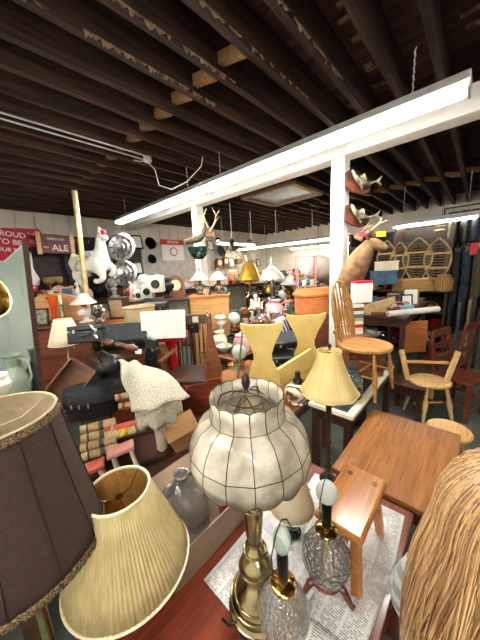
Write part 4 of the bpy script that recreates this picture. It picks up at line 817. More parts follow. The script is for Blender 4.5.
# red and pink toy benches
def bench(p, w, d, h, m_, lg, label, rz, tilt=0):
    t = T('small_bench', p, label, 'bench', rot=(0, tilt, rz))
    MB().box((0, 0, h), (w, d, .025)).build('seat', m_, t, smooth=False, bevel=.004)
    for s_ in (-1, 1):
        for s2 in (-1, 1): MB().bar((s_ * w * .32, s2 * d * .3, h), (s_ * w * .36, s2 * d * .34, 0), .018, .018).build('leg', lg, t, smooth=False)
hh_ = P(96, 466, 1.36); bench((hh_.x, hh_.y, hh_.z - .3), .18, .09, .3, pinkred, cream, 'small red topped bench with pale legs below the books', rzb, -R(8))
hh_ = P(127, 447, 1.46); bench((hh_.x, hh_.y, hh_.z - .26), .16, .09, .26, mat('pink paint', '#c88478', '#d89c90', rough=.6), cream, 'small pink topped bench right of the red one', rzb, -R(8))
# round black instrument case
c = P(95, 402, 1.85); cz = P(96, 420, 1.68).z
t = T('round_black_case', (c.x, c.y, cz), 'round black hard case with latches lying on the books', 'case', HEAD)
out = [(.175 * math.cos(a), .15 * math.sin(a)) for a in [2 * PI * i / 40 for i in range(40)]]
m = MB(); m.lathe([(1e-5, 0), (.95, 0), (1, .03), (1, .045)], 40, sq=(.19, .16)); m.v = [(x * 1.12, y * 1.12, z * 2.4) for x, y, z in m.v]; m.build('body', black, t)
m = MB(); m.lathe([(1, .05), (1, .075), (.95, .092), (.6, .097), (1e-5, .098)], 40, sq=(.19, .16)); m.v = [(x * 1.12, y * 1.12, z * 1.9 + .02) for x, y, z in m.v]; m.build('lid', greyv, t)
for x in (-.06, .0, .06): MB().box((x, -.182 + abs(x) * .12, .115), (.014, .012, .035)).build('latch', silver, t, smooth=False)
# tilted open wooden drawer
c = P(70, 385, 1.85); t = T('wooden_tray', c, 'empty brown wooden tray tipped on its side left of the black case', 'tray', rot=(R(62), R(38), HEAD + R(5)))
m = MB(); w, d, h = .2, .34, .08; m.box((0, 0, -.0), (w, d, .01)); m.box((0, -d/2, h/2), (w, .014, h)); m.box((0, d/2, h/2), (w, .014, h)); m.box((-w/2, 0, h/2), (.014, d, h)); m.box((w/2, 0, h/2), (.014, d, h)); m.build('carcass', walnut, t, smooth=False, bevel=.002)
MB().box((0, -d/2 - .01, h/2), (w + .03, .014, h + .03)).build('front_board', oak, t, smooth=False, bevel=.003)
# crumpled black leather bag
c = P(111, 366, 2.0); t = T('leather_bag', c, 'crumpled black leather bag on top of the round case', 'bag', rot=(R(10), R(-25), HEAD - R(38)))
m = MB(); m.ball((0, 0, 0), 1, 28, (.17, .09, .075)); m.v = [(x * (1 + .12 * math.sin(9 * y * 10 + x * 30)), y * (1 + .2 * math.sin(x * 40)), z * (1 + .25 * math.sin(x * 33 + y * 21))) for x, y, z in m.v]; m.build('body', blackl, t)
MB().tube([(-.12, 0, .05), (-.08, -.02, .13), (.05, -.02, .14), (.12, 0, .05)], .009).build('handle', blackl, t); MB().box((.02, -.09, .02), (.05, .02, .06), (0, .3, 0)).build('buckle', silver, t, smooth=False)
# turned table leg
a, b = P(100, 341, 2.05), P(138, 349, 2.0); t = T('turned_wooden_leg', (0, 0, 0), 'dark turned furniture leg lying across the black trunk', 'furniture leg', 0)
MB().tube([a.lerp(b, i / 14) for i in range(15)], [.012, .016, .03, .034, .03, .018, .024, .026, .022, .02, .018, .028, .03, .022, .015], 14).build('shaft', mat('carved dark wood', '#34180e', '#6a3a22', rough=.3, coat=.4), t); MB().box(b + Vector((0, 0, -.02)), (.05, .004, .04), (0, .2, HEAD)).build('price_tag', paperw, t, smooth=False)
# trunks/cases
def case(p, dims, rot, label, m_=black, lid=greyv, name='black_case'):
    t = T(name, p, label, 'case', rot=rot); w, d, h = dims
    MB().box((0, 0, h * .35), (w, d, h * .66)).build('body', m_, t, smooth=False, bevel=.012); MB().box((0, 0, h * .85), (w, d, h * .28)).build('lid', lid, t, smooth=False, bevel=.012)
    q = MB(); q.box((-w * .3, -d / 2 - .004, h * .68), (.02, .008, .03)); q.box((w * .3, -d / 2 - .004, h * .68), (.02, .008, .03)); q.build('latch', silver, t, smooth=False)
    MB().tube([(-.04, -d / 2, h * .45), (-.03, -d / 2 - .03, h * .42), (.03, -d / 2 - .03, h * .42), (.04, -d / 2, h * .45)], .006).build('handle', blackl, t)
case(P(126, 341, 2.55), (.5, .3, .13), (R(22), 0, HEAD), 'wide dark grey trunk behind the turned leg')
case(P(88, 343, 2.25), (.3, .1, .16), (R(-15), 0, HEAD + R(10)), 'rounded black guitar case end left of the trunk')
case(P(151, 370, 2.15), (.1, .06, .3), (0, R(10), HEAD - R(15)), 'slim black case standing upright behind the crocheted throw')
t = T('silver_figure', P(97, 338, 2.1), 'twisted pewter ornament rising over the black case', 'ornament', HEAD)
MB().tube([(0, 0, 0), (-.02, 0, .03), (.0, 0, .06), (-.03, 0, .09), (-.04, 0, .12)], [.012, .01, .008, .01, .006], 8).build('stem', silver, t)
# small cream shade lamp
p = P(67, 343, 2.4); pt = P(67, 319, 2.4)
t = T('cream_cone_lamp', (p.x, p.y, p.z - .3), 'lamp with a cream cone shade in front of the dark dresser', 'table lamp')
q0 = .3 - p.z; MB().lathe([(1e-5, q0), (.12, q0), (.12, q0 + .02), (.02, q0 + .05), (.014, q0 + .1), (.014, .1), (.03, .12), (.012, .2), (.01, .33), (1e-5, .33)], 20).build('stand', brassd, t)
sh = shade_shell(.075, .3 + pt.z - p.z, .15, .3, 96, lambda a, f: 1 + .01 * math.sin(30 * a), 0, 4).build('lamp_shade', cream, t, solid=.0012); m = MB(); ring(m, .075, .3 + pt.z - p.z, .003, 32); m.build('top_piping', pipingm, sh); m = MB(); ring(m, .15, .3, .003, 48); m.build('bottom_piping', pipingm, sh)
# supports for the pile
zz1 = P(126, 343, 2.55).z - .05
t = T('plain_cabinet', (.98, 2.5, 0), 'plain dark cabinet under the trunk and cases', 'cabinet', 0)
MB().box((0, 0, (zz1) / 2), (.56, .42, zz1)).build('body', dark, t, smooth=False, bevel=.005)
m = MB(); [MB().box((q_, -.22, zz1 * .5), (.25, .02, zz1 * .9)).build('door', mahog, t, smooth=False, bevel=.003) for q_ in (-.135, .135)]
# crochet draped stand on floral stool
c = P(163, 452, 1.75); t = T('floral_stool', (c.x, c.y, .46), 'round floral upholstered stool under the turned cream leg', 'stool', 0); fz = P(163, 450, 1.75).z
MB().lathe([(.16, fz - .46 - .07), (.185, fz - .46 - .05), (.19, fz - .46 - .02), (.16, fz - .46), (1e-5, fz - .46 + .01)], 36).build('seat', floral, t); 
for k in range(4): a = PI / 4 + k * PI / 2; MB().tube([(.1 * math.cos(a), .1 * math.sin(a), fz - .52), (.12 * math.cos(a), .12 * math.sin(a), 0)], .014).build('leg', dark, t)
c2 = P(162, 446, 1.68); ztop = P(160, 404, 1.68).z; c2.z = fz + .005
t = T('pedestal_stand', c2, 'cream turned pedestal stand holding the crocheted throw', 'stand', 0)
hh = ztop - c2.z
MB().lathe([(1e-5, 0), (.045, 0), (.05, .012), (.028, .03), (.022, .05), (.036, .07), (.04, hh * .6), (.028, hh * .8), (.034, hh * .86), (.02, hh * .95), (.02, hh), (1e-5, hh)], 24).build('column', cream, t)
MB().lathe([(1e-5, hh), (.15, hh + .0), (.16, hh + .012), (.15, hh + .024), (1e-5, hh + .025)], 32).build('stand_top', tan, t)
vs = []; fs = []; n = 26; mcor = [P(121, 362, 1.95), P(152, 365, 1.95), P(187, 388, 1.6), P(184, 403, 1.5), P(140, 404, 1.5), P(124, 385, 1.6)]
cor = [P(117, 357, 1.92), P(140, 362, 1.95), P(190, 387, 1.62), P(130, 405, 1.5)]
for i in range(n + 1):
    for j in range(n + 1):
        u, v = i / n, j / n; p = cor[0].lerp(cor[1], u).lerp(cor[3].lerp(cor[2], u), v); p.z += .05 * math.sin(PI * u) * math.sin(PI * v) + .012 * math.sin(u * 11 + v * 7) - .06 * max(0, v - .8) / .2 - .03 * max(0, .15 - v) / .15; p += RT * (.012 * math.sin(v * 9 + u * 3)) - FW * (.04 * math.sin(PI * u) * v)
        vs.append(p)
fs = [(i * (n + 1) + j, (i + 1) * (n + 1) + j, (i + 1) * (n + 1) + j + 1, i * (n + 1) + j + 1) for i in range(n) for j in range(n)]
o = MB().add(vs, fs).build('crocheted_throw', crochet, None, solid=.012); tag(o, 'cream crocheted throw draped over the pedestal stand', 'throw')
o2 = MB(); vs = []
for i in range(19):
    a = R(-175) + R(235) * i / 18
    for j in range(6): rj = .135 + .03 * (j > 0) + .018 * math.sin(a * 8) * j / 3 - .004 * j; vs.append((c2.x + rj * math.cos(a), c2.y + rj * math.sin(a), ztop + .06 - j * .032))
o2.add(vs, [(i * 6 + j, (i + 1) * 6 + j, (i + 1) * 6 + j + 1, i * 6 + j + 1) for i in range(18) for j in range(5)]); o2 = o2.build('throw_fringe', crochet, o, solid=.008)
# cardboard carton and mahogany crest
t = T('plain_carton', P(189, 440, 1.78), 'tan cardboard carton tilted beside the capiz lamp shade', 'box', rot=(R(12), R(-18), HEAD + R(20)))
MB().box((0, 0, .1), (.22, .16, .2)).build('carton', cardb, t, smooth=False); MB().box((.0, -.1, .23), (.22, .004, .08), (R(-40), 0, 0)).build('flap', cardb, t, smooth=False)
c = P(205, 412, 2.05); ct = P(205, 374, 2.05); hh = ct.z - c.z
t = T('mahogany_chair', (c.x, c.y, 0), 'mahogany chair with a scrolled crest rail beside the cardboard carton', 'chair', HEAD - R(12))
z0 = c.z - .02
MB().prism([(-.17, z0), (.17, z0), (.19, z0 + .6 * hh), (.17, z0 + hh), (.08, z0 + hh * .95), (0, z0 + .82 * hh), (-.1, z0 + .78 * hh), (-.19, z0 + .55 * hh)], .025).build('crest', mahog, t, smooth=False, bevel=.006)
MB().box((0, .12, z0 - .1), (.4, .26, .04)).build('seat', mahog, t, smooth=False, bevel=.01)
for sx in (-1, 1):
    for yy in (.02, .22): MB().box((sx * .16, yy, (z0 - .1) / 2), (.035, .035, z0 - .1)).build('leg', mahog, t, smooth=False)
    MB().bar((sx * .16, 0.02, z0 - .1), (sx * .16, 0, z0 + .1), .03, .03).build('back_post', mahog, t, smooth=False)
# red stool with sheet music
c = P(175, 376, 2.72); ct = P(175, 333, 2.72); hz_ = ct.z
t = T('red_piano_stool', (c.x, c.y, 0), 'bright red painted stool with a turned pedestal behind the throw', 'stool', HEAD)
MB().box((0, 0, hz_ - .03), (.34, .28, .06)).build('seat', red, t, smooth=False, bevel=.01)
MB().lathe([(.03, .4), (.05, .5), (.03, .6), (.06, hz_ * .7), (.035, hz_ * .82), (.07, hz_ * .92), (.07, hz_ - .04)], 20).build('pedestal', red, t)
for k in range(4): a = PI / 4 + k * PI / 2; MB().tube([(.03 * math.cos(a), .03 * math.sin(a), .5), (.12 * math.cos(a), .12 * math.sin(a), .42), (.18 * math.cos(a), .18 * math.sin(a), .0)], [.03, .03, .018], 8).build('leg', red, t)
p = P(164, 330, 2.5); t = T('sheet_music', (p.x, p.y, hz_ + .005), 'open white sheet music standing on the red stool', 'sheet music', HEAD); hh = P(164, 311, 2.5).z - hz_
scorem = mat('printed staves', '#eeeeea', '#8a8a88', rough=.8, scale=60, kind='wave', stretch=(.0, .0, 1), ramp=(.75, .95))
m = MB(); m.box((-.11, 0, hh / 2), (.22, .004, hh), (R(-12), 0, R(4))); m.box((.11, 0, hh / 2), (.22, .004, hh), (R(-12), 0, R(-4))); m.build('pages', scorem, t, smooth=False)
MB().box((0, .03, hh * .4), (.4, .006, hh * .8), (R(-12), 0, 0)).build('cover', white, t, smooth=False)
# wicker back armchair
c = P(196, 385, 2.5); t = T('dark_armchair', (c.x, c.y, 0), 'dark spindled armchair with a carved back right of the red stool', 'chair', HEAD - R(6)); zt = P(196, 316, 2.5).z; za = P(188, 351, 2.5).z
bw = .17
MB().box((0, -.12, za - .2), (.42, .42, .035)).build('seat', dark, t, smooth=False, bevel=.01)
for sx in (-1, 1):
    MB().bar((sx * bw, 0.06, za - .2), (sx * bw * 1.05, .12, zt), .03, .03).build('back_post', dark, t, smooth=False)
    m = MB(); m.bar((sx * .2, .06, za), (sx * .22, -.32, za), .045, .022); m.bar((sx * .2, -.28, za - .2), (sx * .22, -.28, za), .025, .025); m.build('arm', walnut, t, smooth=False, bevel=.005)
    for yy in (-.3, .06): MB().box((sx * .18, yy, (za - .2) / 2), (.035, .035, za - .2)).build('leg', dark, t, smooth=False)
MB().box((0, .11, zt - .05), (.36, .025, .1)).build('crest', mat('carved crest', '#3a2a22', '#6e5c50', rough=.6, scale=40, bump=.8), t, smooth=False, bevel=.01)
MB().box((.03, .09, zt - .05), (.06, .006, .06)).build('price_tag', cream, t, smooth=False)
for k in range(7): turned(MB(), (-.14 + .047 * k, .07, za - .18), (-.14 + .047 * k, .115, zt - .1), .007).build('spindle', dark, t)
# tall wooden paddle
a, b = P(214, 388, 2.2), P(213, 313, 2.35); t = T('wooden_paddle', a, 'flat brown wooden paddle standing upright right of the dark armchair', 'paddle', HEAD); hh = (b - a).z
MB().prism([(-.07, 0), (.07, 0), (.085, hh * .3), (.05, hh * .55), (.015, hh * .85), (.012, hh), (-.012, hh), (-.015, hh * .85), (-.05, hh * .55), (-.085, hh * .3)], .018).build('blade', walnut, t, smooth=False, bevel=.003); MB().lathe([(.01, 0), (.016, .01), (.008, .03), (1e-5, .035)], 10, (0, 0, hh)).build('knob', brassd, t)
t = T('green_rod', P(236, 395, 2.0), 'thin grey green rod leaning beside the white globe lamp', 'rod', HEAD); MB().tube([(0, 0, 0), (.1, .1, P(246, 322, 2.0).z - t.location.z)], .008).build('shaft', greengl, t)
# cream bin
c = P(143, 340, 2.9); hb = P(143, 306, 2.9).z; t = T('cream_bin', (c.x, c.y, hb - .42), 'tall cream cylindrical basket behind the sheet music', 'basket', 0)
MB().lathe([(.15, 0), (.155, .01), (.17, .4), (.178, .41), (.178, .42), (.165, .42), (.15, .02), (1e-5, .015)], 36).build('body', mat('cream parchment', '#d8c49a', '#e8d8b4', rough=.7, transl=.2), t)
m = MB(); ring(m, .176, .415, .006); m.build('rim', straw, t)
t = T('pine_chest', (c.x, c.y, 0), 'pine chest under the cream cylindrical basket', 'chest', HEAD); MB().box((0, .1, (hb - .42) / 2), (.7, .5, hb - .42)).build('body', tan, t, smooth=False, bevel=.005); MB().box((0, -.16, (hb - .42) * .5), (.6, .02, (hb - .42) * .8)).build('front_panel', tan, t, smooth=False, bevel=.004)
# tan cabinet with hurricane lamps
c = P(212, 320, 3.9); zt = P(212, 294, 3.9).z; t = T('tan_cabinet', (c.x, c.y, 0), 'tan wooden cabinet carrying two white shaded lamps', 'cabinet', HEAD)
MB().box((0, 0, zt / 2), (.56, .4, zt - .03)).build('body', tan, t, smooth=False, bevel=.004); MB().box((0, 0, zt - .012), (.6, .44, .024)).build('cabinet_top', orangew, t, smooth=False, bevel=.003)
for s_ in (-1, 1):
    d_ = MB().box((s_ * .135, -.205, zt * .5), (.26, .015, zt * .85)).build('door', tan, t, smooth=False, bevel=.003); MB().ball((s_ * .03, -.22, zt * .6), .012, 10).build('knob', brass, d_)
ware('oil_lamp', .4, silver, (c - RT * .14).xy.to_3d() + Vector((0, 0, zt)), 'left white shaded hurricane lamp on the tan cabinet', 'lamp', 0); ware('oil_lamp', .38, silver, (c + RT * .14).xy.to_3d() + Vector((0, 0, zt)), 'right white shaded hurricane lamp on the tan cabinet', 'lamp', 0)
for k, (dx_, kd, c_) in enumerate([(-.03, 'jar', 'clear'), (.24, 'bottle', 'green')]): ware(kd, .14, PALETTE[c_], (c + RT * dx_ - FW * .12).xy.to_3d() + Vector((0, 0, zt)), f'small {c_} {kd} between the white shaded lamps' if k == 0 else 'green bottle at right end of the tan cabinet', kd)
# small bookcase/radio and black box
c = P(121, 318, 3.3); zt = P(121, 297, 3.3).z; t = T('speaker_box', (c.x, c.y, zt - .27), 'brown speaker box with a beige cloth front below the hubcaps', 'speaker', HEAD)
MB().box((0, 0, .135), (.2, .18, .27)).build('cabinet', dark, t, smooth=False, bevel=.004); MB().box((0, -.093, .135), (.15, .008, .21)).build('grille', mat('beige grille', '#a88c68', '#bda27c', rough=.9, scale=80), t, smooth=False)
t = T('pine_box', (c.x, c.y, 0), 'light pine box under the small speaker box', 'box', HEAD); MB().box((0, .05, (zt - .27) / 2), (.36, .4, zt - .27)).build('body', orangew, t, smooth=False, bevel=.004); MB().box((0, -.16, (zt - .27) - .1), (.3, .02, .14)).build('front_panel', tan, t, smooth=False)
case(P(157, 318, 3.5), (.32, .22, .22), (0, 0, HEAD), 'black lidded box beyond the cream basket'); case(P(192, 332, 3.2), (.2, .2, .2), (0, 0, HEAD), 'small black box beside the tan cabinet')
# canisters
for k, (px_1, py_1, s_, lab) in enumerate([(149, 298, .2, 'left square white canister with dark emblem'), (158, 292, .24, 'taller white canister with a dark round emblem'), (140, 300, .14, 'small white canister at left of the row')]):
    p = P(px_1, py_1, 3.9); t = T('canister', p, lab, 'canister', HEAD); MB().box((0, 0, s_ / 2), (s_ * .8, s_ * .7, s_)).build('body', porc, t, smooth=False, bevel=.01); MB().lathe([(.09 * s_ * 3, 0), (.2 * s_, .0), (.2 * s_, .01)], 20, (0, -.36 * s_, s_ * .5), rot=Matrix.Rotation(PI/2, 3, 'X')).build('emblem', dkgreen, t); s_lathe('lid', [(.3, 1), (.3, 1.05), (.05, 1.08), (0, 1.15)], porc, t, s_)
t = T('plank_shelf', P(155, 299, 3.9) - Vector((0, 0, .02)), 'dark open shelf unit behind the black lidded box', 'shelf', HEAD); hS = t.location.z; t.location.z = 0
[MB().box((0, .05, z_), (1.1, .5, .03)).build('shelf_board', dark, t, smooth=False) for z_ in (hS, hS * .5)]; m = MB(); m.box((-.54, .05, hS / 2), (.03, .5, hS)); m.box((.54, .05, hS / 2), (.03, .5, hS)); m.build('side_panel', dark, t, smooth=False)
for k, (px_1, kd, c_, h_, lab) in enumerate([(132, 'figurine', 'pink', .3, 'pink figurine on the dark shelf left of the canisters'), (170, 'urn', 'dark', .3, 'dark metal urn right of the canisters'), (178, 'clock', 'brown', .34, 'brown mantel clock right of the dark urn'), (146, 'globe', 'silver', .38, 'silver globe lamp behind the canisters')]): ware(kd, h_, PALETTE[c_], on(px_1, 4.1, hS + .016), lab, kd.replace('globe', 'lamp'), HEAD)
scatter(2.1, 2.62, 2.08, 2.52, .72, 12, ['vase', 'jar', 'bowl', 'goblet', 'teapot', 'figurine', 'cup'], ['white', 'clear', 'cream', 'pink', 'green'], 'on the small walnut side table', .13, 1.3)
# lamps by the paddle on display table front
for px_1, d, kd, c_, h_, lab, z_ in [(222, 3.6, 'globe', 'green', .4, 'pale green and white glass banquet lamp behind the paddle', .9)]:
    p = P(px_1, 340, d); t = T('banquet_lamp', (p.x, p.y, .9), lab, 'lamp'); zz = P(px_1, 313, d).z - .9
    s_lathe('font', [(.2, 0), (.22, .04), (.1, .1), (.16, .25), (.34, .4), (.34, .52), (.12, .6), (.1, .64)], porc, t, zz, zz * .8); s_lathe('lamp_shade', [(.12, .64), (.36, .7), (.4, .78), (.3, .88), (.12, .93)], porc, t, zz, zz * .8); s_lathe('cap', [(.12, .93), (.18, .95), (.1, 1), (0, 1.02)], greengl, t, zz, zz * .8)
counter(2.0, 2.7, 2.0, 2.6, .72, walnut, 'small walnut table of white globe lamps right of the paddle', 'side_table')
for px_1, py_1, d, s_, lab in [(239, 352, 2.75, .1, 'white round globe lamp right of the paddle'), (234, 370, 2.7, .075, 'lower white globe lamp beside the paddle'), (234, 318, 3.6, .1, 'white ball lamp behind the pale green banquet lamp')]:
    p = P(px_1, py_1, d); zb_ = .72 if d < 3 else .9; t = T('ball_lamp', (p.x, p.y, zb_), lab, 'lamp', 0); MB().ball((0, 0, p.z - zb_), s_ * .85, 24).build('globe', milkb, t); MB().lathe([(.07, 0), (.07, .01), (.012, .03), (.012, p.z - zb_ - s_ * .8), (.03, p.z - zb_ - s_ * .75)], 16).build('base', brass, t)
# maroon statue behind the yellow bench, black recorder, boxes
p = P(263, 326, 2.6); t = T('maroon_cushion', (p.x, p.y, p.z - .05), 'dark maroon leather pouch behind the near yellow end', 'pouch', HEAD); m = MB(); m.ball((0, 0, .06), 1, 20, (.12, .08, .07)); m.v = [(x * (1 + .1 * math.sin(y * 60)), y, z * (1 + .1 * math.sin(x * 50))) for x, y, z in m.v]; m.build('body', mat('maroon leather', '#3c1014', '#5a1c20', rough=.4), t); m = MB(); ring(m, .05, .11, .01, 20); m.build('clasp', brass, t)
# metal rack under upper pieces: deep stacked cabinet behind the yellow bench
c = P(285, 345, 2.45)
case((c.x, c.y, c.z), (.34, .2, .1), (R(18), 0, HEAD + R(15)), 'black record player lid between the yellow ends'); case(P(282, 362, 2.35), (.22, .16, .09), (R(12), 0, HEAD), 'black handset case between the yellow ends, lower')
table('tall_plant_table', 2.25, 2.75, 1.4, 1.9, P(285, 372, 2.4).z, dark, dark, 'tall dark table behind the yellow bench holding the record player')
t = T('striped_box', P(284, 330, 2.7), 'blue and white striped box leaning behind the yellow ends', 'box', rot=(0, R(-20), HEAD)); MB().box((0, 0, .0), (.1, .12, .24)).build('body', mat('blue stripes', '#30407c', '#e4e4ec', kind='wave', scale=9, ramp=(.49, .51), rough=.6), t, smooth=False); MB().box((0, 0, .125), (.104, .124, .02)).build('lid', white, t, smooth=False)
# orange wooden chest stack
c = P(316, 313, 3.5); zt = P(316, 288, 3.5).z; zb_ = P(316, 313, 3.5).z
t = T('orange_chest', (c.x, c.y, zb_), 'orange stained wooden chest with a stepped lid left of the pillar', 'chest', HEAD + R(12)); hh = zt - zb_
MB().box((0, 0, hh * .36), (.5, .3, hh * .72)).build('body', orangew, t, smooth=False, bevel=.004); MB().box((0, 0, hh * .76), (.54, .34, hh * .08)).build('moulding', orangew, t, smooth=False, bevel=.004)
MB().add([(x * a, y * b_, z) for a, b_, z in ((.27, .17, hh * .8), (.22, .12, hh)) for x, y in ((-1, -1), (1, -1), (1, 1), (-1, 1))], [(0, 1, 5, 4), (1, 2, 6, 5), (2, 3, 7, 6), (3, 0, 4, 7), (4, 5, 6, 7), (3, 2, 1, 0)]).build('lid', orangew, t, smooth=False)
t = T('chest_stand', (c.x, c.y, 0), 'plain brown cabinet under the orange chest', 'cabinet', HEAD + R(12)); MB().box((0, 0, zb_ / 2), (.56, .36, zb_)).build('body', walnut, t, smooth=False, bevel=.004); MB().box((0, -.185, zb_ * .5), (.48, .015, zb_ * .8)).build('door', walnut, t, smooth=False, bevel=.004)
# bamboo shelf with shells
c = P(306, 288, 3.9); zt = P(306, 256, 3.9).z; t = T('bamboo_etagere', c, 'small pink bamboo shelf of trinkets on the orange chest', 'shelf', HEAD); hh = zt - c.z
m = MB()
for sx in (-.13, .13):
    for sy in (-.06, .06): m.tube([(sx, sy, 0), (sx * 1.08, sy, hh)], .01)
m.build('posts', mat('pink bamboo', '#c08878', '#dcb0a0', rough=.5), t)
for f in (.06, .45, .98): MB().box((0, 0, hh * f), (.28, .14, .012)).build('shelf_board', MATS['pink bamboo'], t, smooth=False)
for k in range(4): ware('cup' if k % 2 else 'vase', .09, [bluebox, porc, bluebox, cream][k], c + RT * (-.09 + .06 * k) + Vector((0, 0, hh * .06 + .008)), ['first blue', 'second white', 'third blue', 'fourth cream'][k] + ' trinket from left on the bamboo shelf', 'ornament')
t = T('shell_fan', c + Vector((0, 0, hh * .47)), 'white coral fan standing in the bamboo shelf', 'coral', HEAD); m = MB()
for k in range(12): a = R(20 + 12 * k); m.tube([(0, 0, 0), (.05 * math.cos(a), .01 * math.sin(k), .06 * math.sin(a)), (.1 * math.cos(a * .96), 0, .15 * math.sin(a))], [.006, .004, .003], 5)
m.build('branches', porc, t)
# fixtures of the centre: yellow bird cage / basket, gnome
# ------------------------------------------------------------------ pillar goods: duck planter, fish, deer, antlers
PY1, PY2 = 1.22, 3.72
def plaque(px_1, py_1, s_, label, fl):
    p = H(px_1, py_1, 0, BX - .075 - .012); p.y = max(PY1 - .06, min(PY1 + .07, p.y)) - .03
    t = T('mounted_fish', Vector((BX - .03, PY1 - .12, p.z)) + RT * .06, label, 'mounted fish', rot=(0, R(8), HEAD), s=1.15)
    MB().prism([(-.13 * s_, -.08 * s_), (-.02 * s_, -.13 * s_), (.1 * s_, -.15 * s_), (.2 * s_, -.1 * s_), (.19 * s_, 0), (.05 * s_, .06 * s_), (-.12 * s_, .12 * s_), (-.15 * s_, .1 * s_)], .03).build('plaque', mat('plaque wood', '#38160c', '#6a3018', rough=.6, scale=9), t, smooth=False, bevel=.006)
    b_ = MB().tube([(-.1 * s_, -.06, .1 * s_), (-.04 * s_, -.07, .02 * s_), (.03 * s_, -.08, -.04 * s_), (.12 * s_, -.08, -.05 * s_), (.2 * s_, -.08, -.01 * s_)], [.016 * s_, .032 * s_, .04 * s_, .026 * s_, .01 * s_], 14).build('fish', fishm, t)
    for nm_f, pts_ in (('tail_fin', [(.19, -.01), (.27, .06), (.25, 0), (.28, -.05)]), ('back_fin', [(-.02, .03), (.05, .07), (.09, -.01)]), ('belly_fin', [(0, -.05), (.04, -.12), (.07, -.06)])): MB().prism([(x_ * s_, z_ * s_) for x_, z_ in pts_], .006, Matrix.Translation((0, -.08, 0))).build(nm_f, fishm, t, smooth=False)
    MB().ball((-.07 * s_, -.1, .05 * s_), .008 * s_, 8).build('eye', black, t)
plaque(345, 182, .72, 'upper mounted fish on a brown wood plaque on the nearer pillar', 1)
plaque(347, 215, .72, 'lower mounted fish on a brown plaque, above the deer head', 1)
# deer mount
c = P(362, 282, 2.62); h_ = P(372, 240, 2.55)
t = T('deer_head_mount', H(350, 283, 1, PY1 - .09), 'taxidermy deer head with a long neck mounted on the nearer pillar', 'deer mount', HEAD)
t.location = P(356, 285, 2.75)
def dl(px_1, py_1, d=2.7): q = P(px_1, py_1, d) - t.location; return (q.dot(RT), q.dot(FW), q.z)
deer = skinned('deer', [[(*dl(347, 290, 2.9), (.12, .1)), (*dl(350, 281, 2.86), (.155, .13)), (*dl(354, 270, 2.8), (.15, .13)), (*dl(360, 259, 2.74), (.13, .11)), (*dl(367, 249, 2.7), (.09, .085)), (*dl(372, 243, 2.68), (.08, .078)), (*dl(378, 245, 2.65), (.06, .058)), (*dl(384, 248, 2.62), (.042, .04)), (*dl(388, 249.5, 2.6), (.034, .03))]], hidem, t)
for s_ in (-1, 1):
    e = Vector(dl(367, 239, 2.7)) + Vector((-.02, -s_ * .06, 0)); m = MB(); m.tube([e, e + Vector((-.03, -s_ * .06, .04)), e + Vector((-.04, -s_ * .11, .05))], [.02, .03, .006], 8); m.build('ear', hidem, t)
    b0 = Vector(dl(372, 236, 2.7)) + Vector((0, -s_ * .03, 0)); m = MB(); m.tube([b0, b0 + Vector((-.05, -s_ * .06, .05)), b0 + Vector((.0, -s_ * .1, .1)), b0 + Vector((.08, -s_ * .1, .13))], [.013, .011, .009, .004], 8)
    m.tube([b0 + Vector((-.03, -s_ * .05, .04)), b0 + Vector((.02, -s_ * .05, .1))], [.009, .003], 6); m.tube([b0 + Vector((0, -s_ * .1, .1)), b0 + Vector((.02, -s_ * .09, .15))], [.009, .003], 6); m.build('antler', antler, t)
    MB().ball(Vector(dl(377, 238, 2.66)) + Vector((0, -s_ * .05 - .01, .01)), .012, 10).build('eye', black, t)
MB().ball(Vector(dl(390, 249, 2.585)), .016, 10).build('nose', black, t)
o = MB().box((0, 0, 0), (.09, .006, .045)).build('yellow_tag', mat('yellow tag', '#e8ec30'), None, smooth=False); o.location = P(381, 234, 2.5); o.rotation_euler = (0, 0, HEAD); tag(o, 'bright yellow price tag hanging at the deer head', 'tag')
o = MB().box((0, 0, 0), (.1, .006, .05)).build('pink_tag', mat('pink tag', '#d04468'), None, smooth=False); o.location = P(364, 234, 2.62); o.rotation_euler = (0, 0, HEAD); tag(o, 'pink price tag beside the deer ear on the pillar', 'tag')
# duck on pot at second pillar
c = P(199, 258, 4.3); t = T('hanging_planter', c, 'dark green bowl planter bracketed on the farther pillar', 'planter', HEAD); MB().lathe([(1e-5, -.02), (.06, -.02), (.12, .03), (.16, .12), (.165, .17), (.15, .17), (.1, .04), (1e-5, 0)], 28).build('bowl', dkgreen, t); MB().tube([(0, 0, .0), (-.03, .15, -.02), (-.05, .32, -.02)], .01).build('bracket', iron, t)
c = P(198, 246, 4.3); t = T('duck_mount', (c.x, c.y, c.z + .02), 'stuffed brown duck standing on the green planter', 'duck', HEAD, s=.85)
skinned('body', [[(-.26, 0, .06, (.02, .05)), (-.14, 0, .08, (.05, .06)), (-.02, 0, .1, .08), (.07, 0, .12, .072), (.12, 0, .18, .04), (.13, 0, .25, .036), (.15, 0, .29, .046), (.2, 0, .28, .02), (.24, 0, .275, (.02, .01))]], feather, t)
for s_ in (-1, 1): MB().tube([(0, s_ * .03, .02), (0, s_ * .03, -.05), (.03, s_ * .03, -.055)], .008, 6).build('leg', amber, t)
c = P(210, 231, 4.35); t = T('antlers', c, 'pair of pale antlers mounted above the duck on the farther pillar', 'antlers', HEAD)
for s_ in (-1, 1): m = MB(); m.tube([(0, 0, 0), (s_ * .06 + .02, -.03, .1), (s_ * .1 + .02, -.05, .22), (s_ * .04 + .02, -.06, .34)], [.018, .015, .012, .005], 8); m.tube([(s_ * .07 + .02, -.03, .12), (s_ * .17, -.05, .2)], [.011, .004], 6); m.tube([(s_ * .1 + .02, -.05, .22), (s_ * .18, -.06, .3)], [.01, .004], 6); m.build('antler', antler, t)
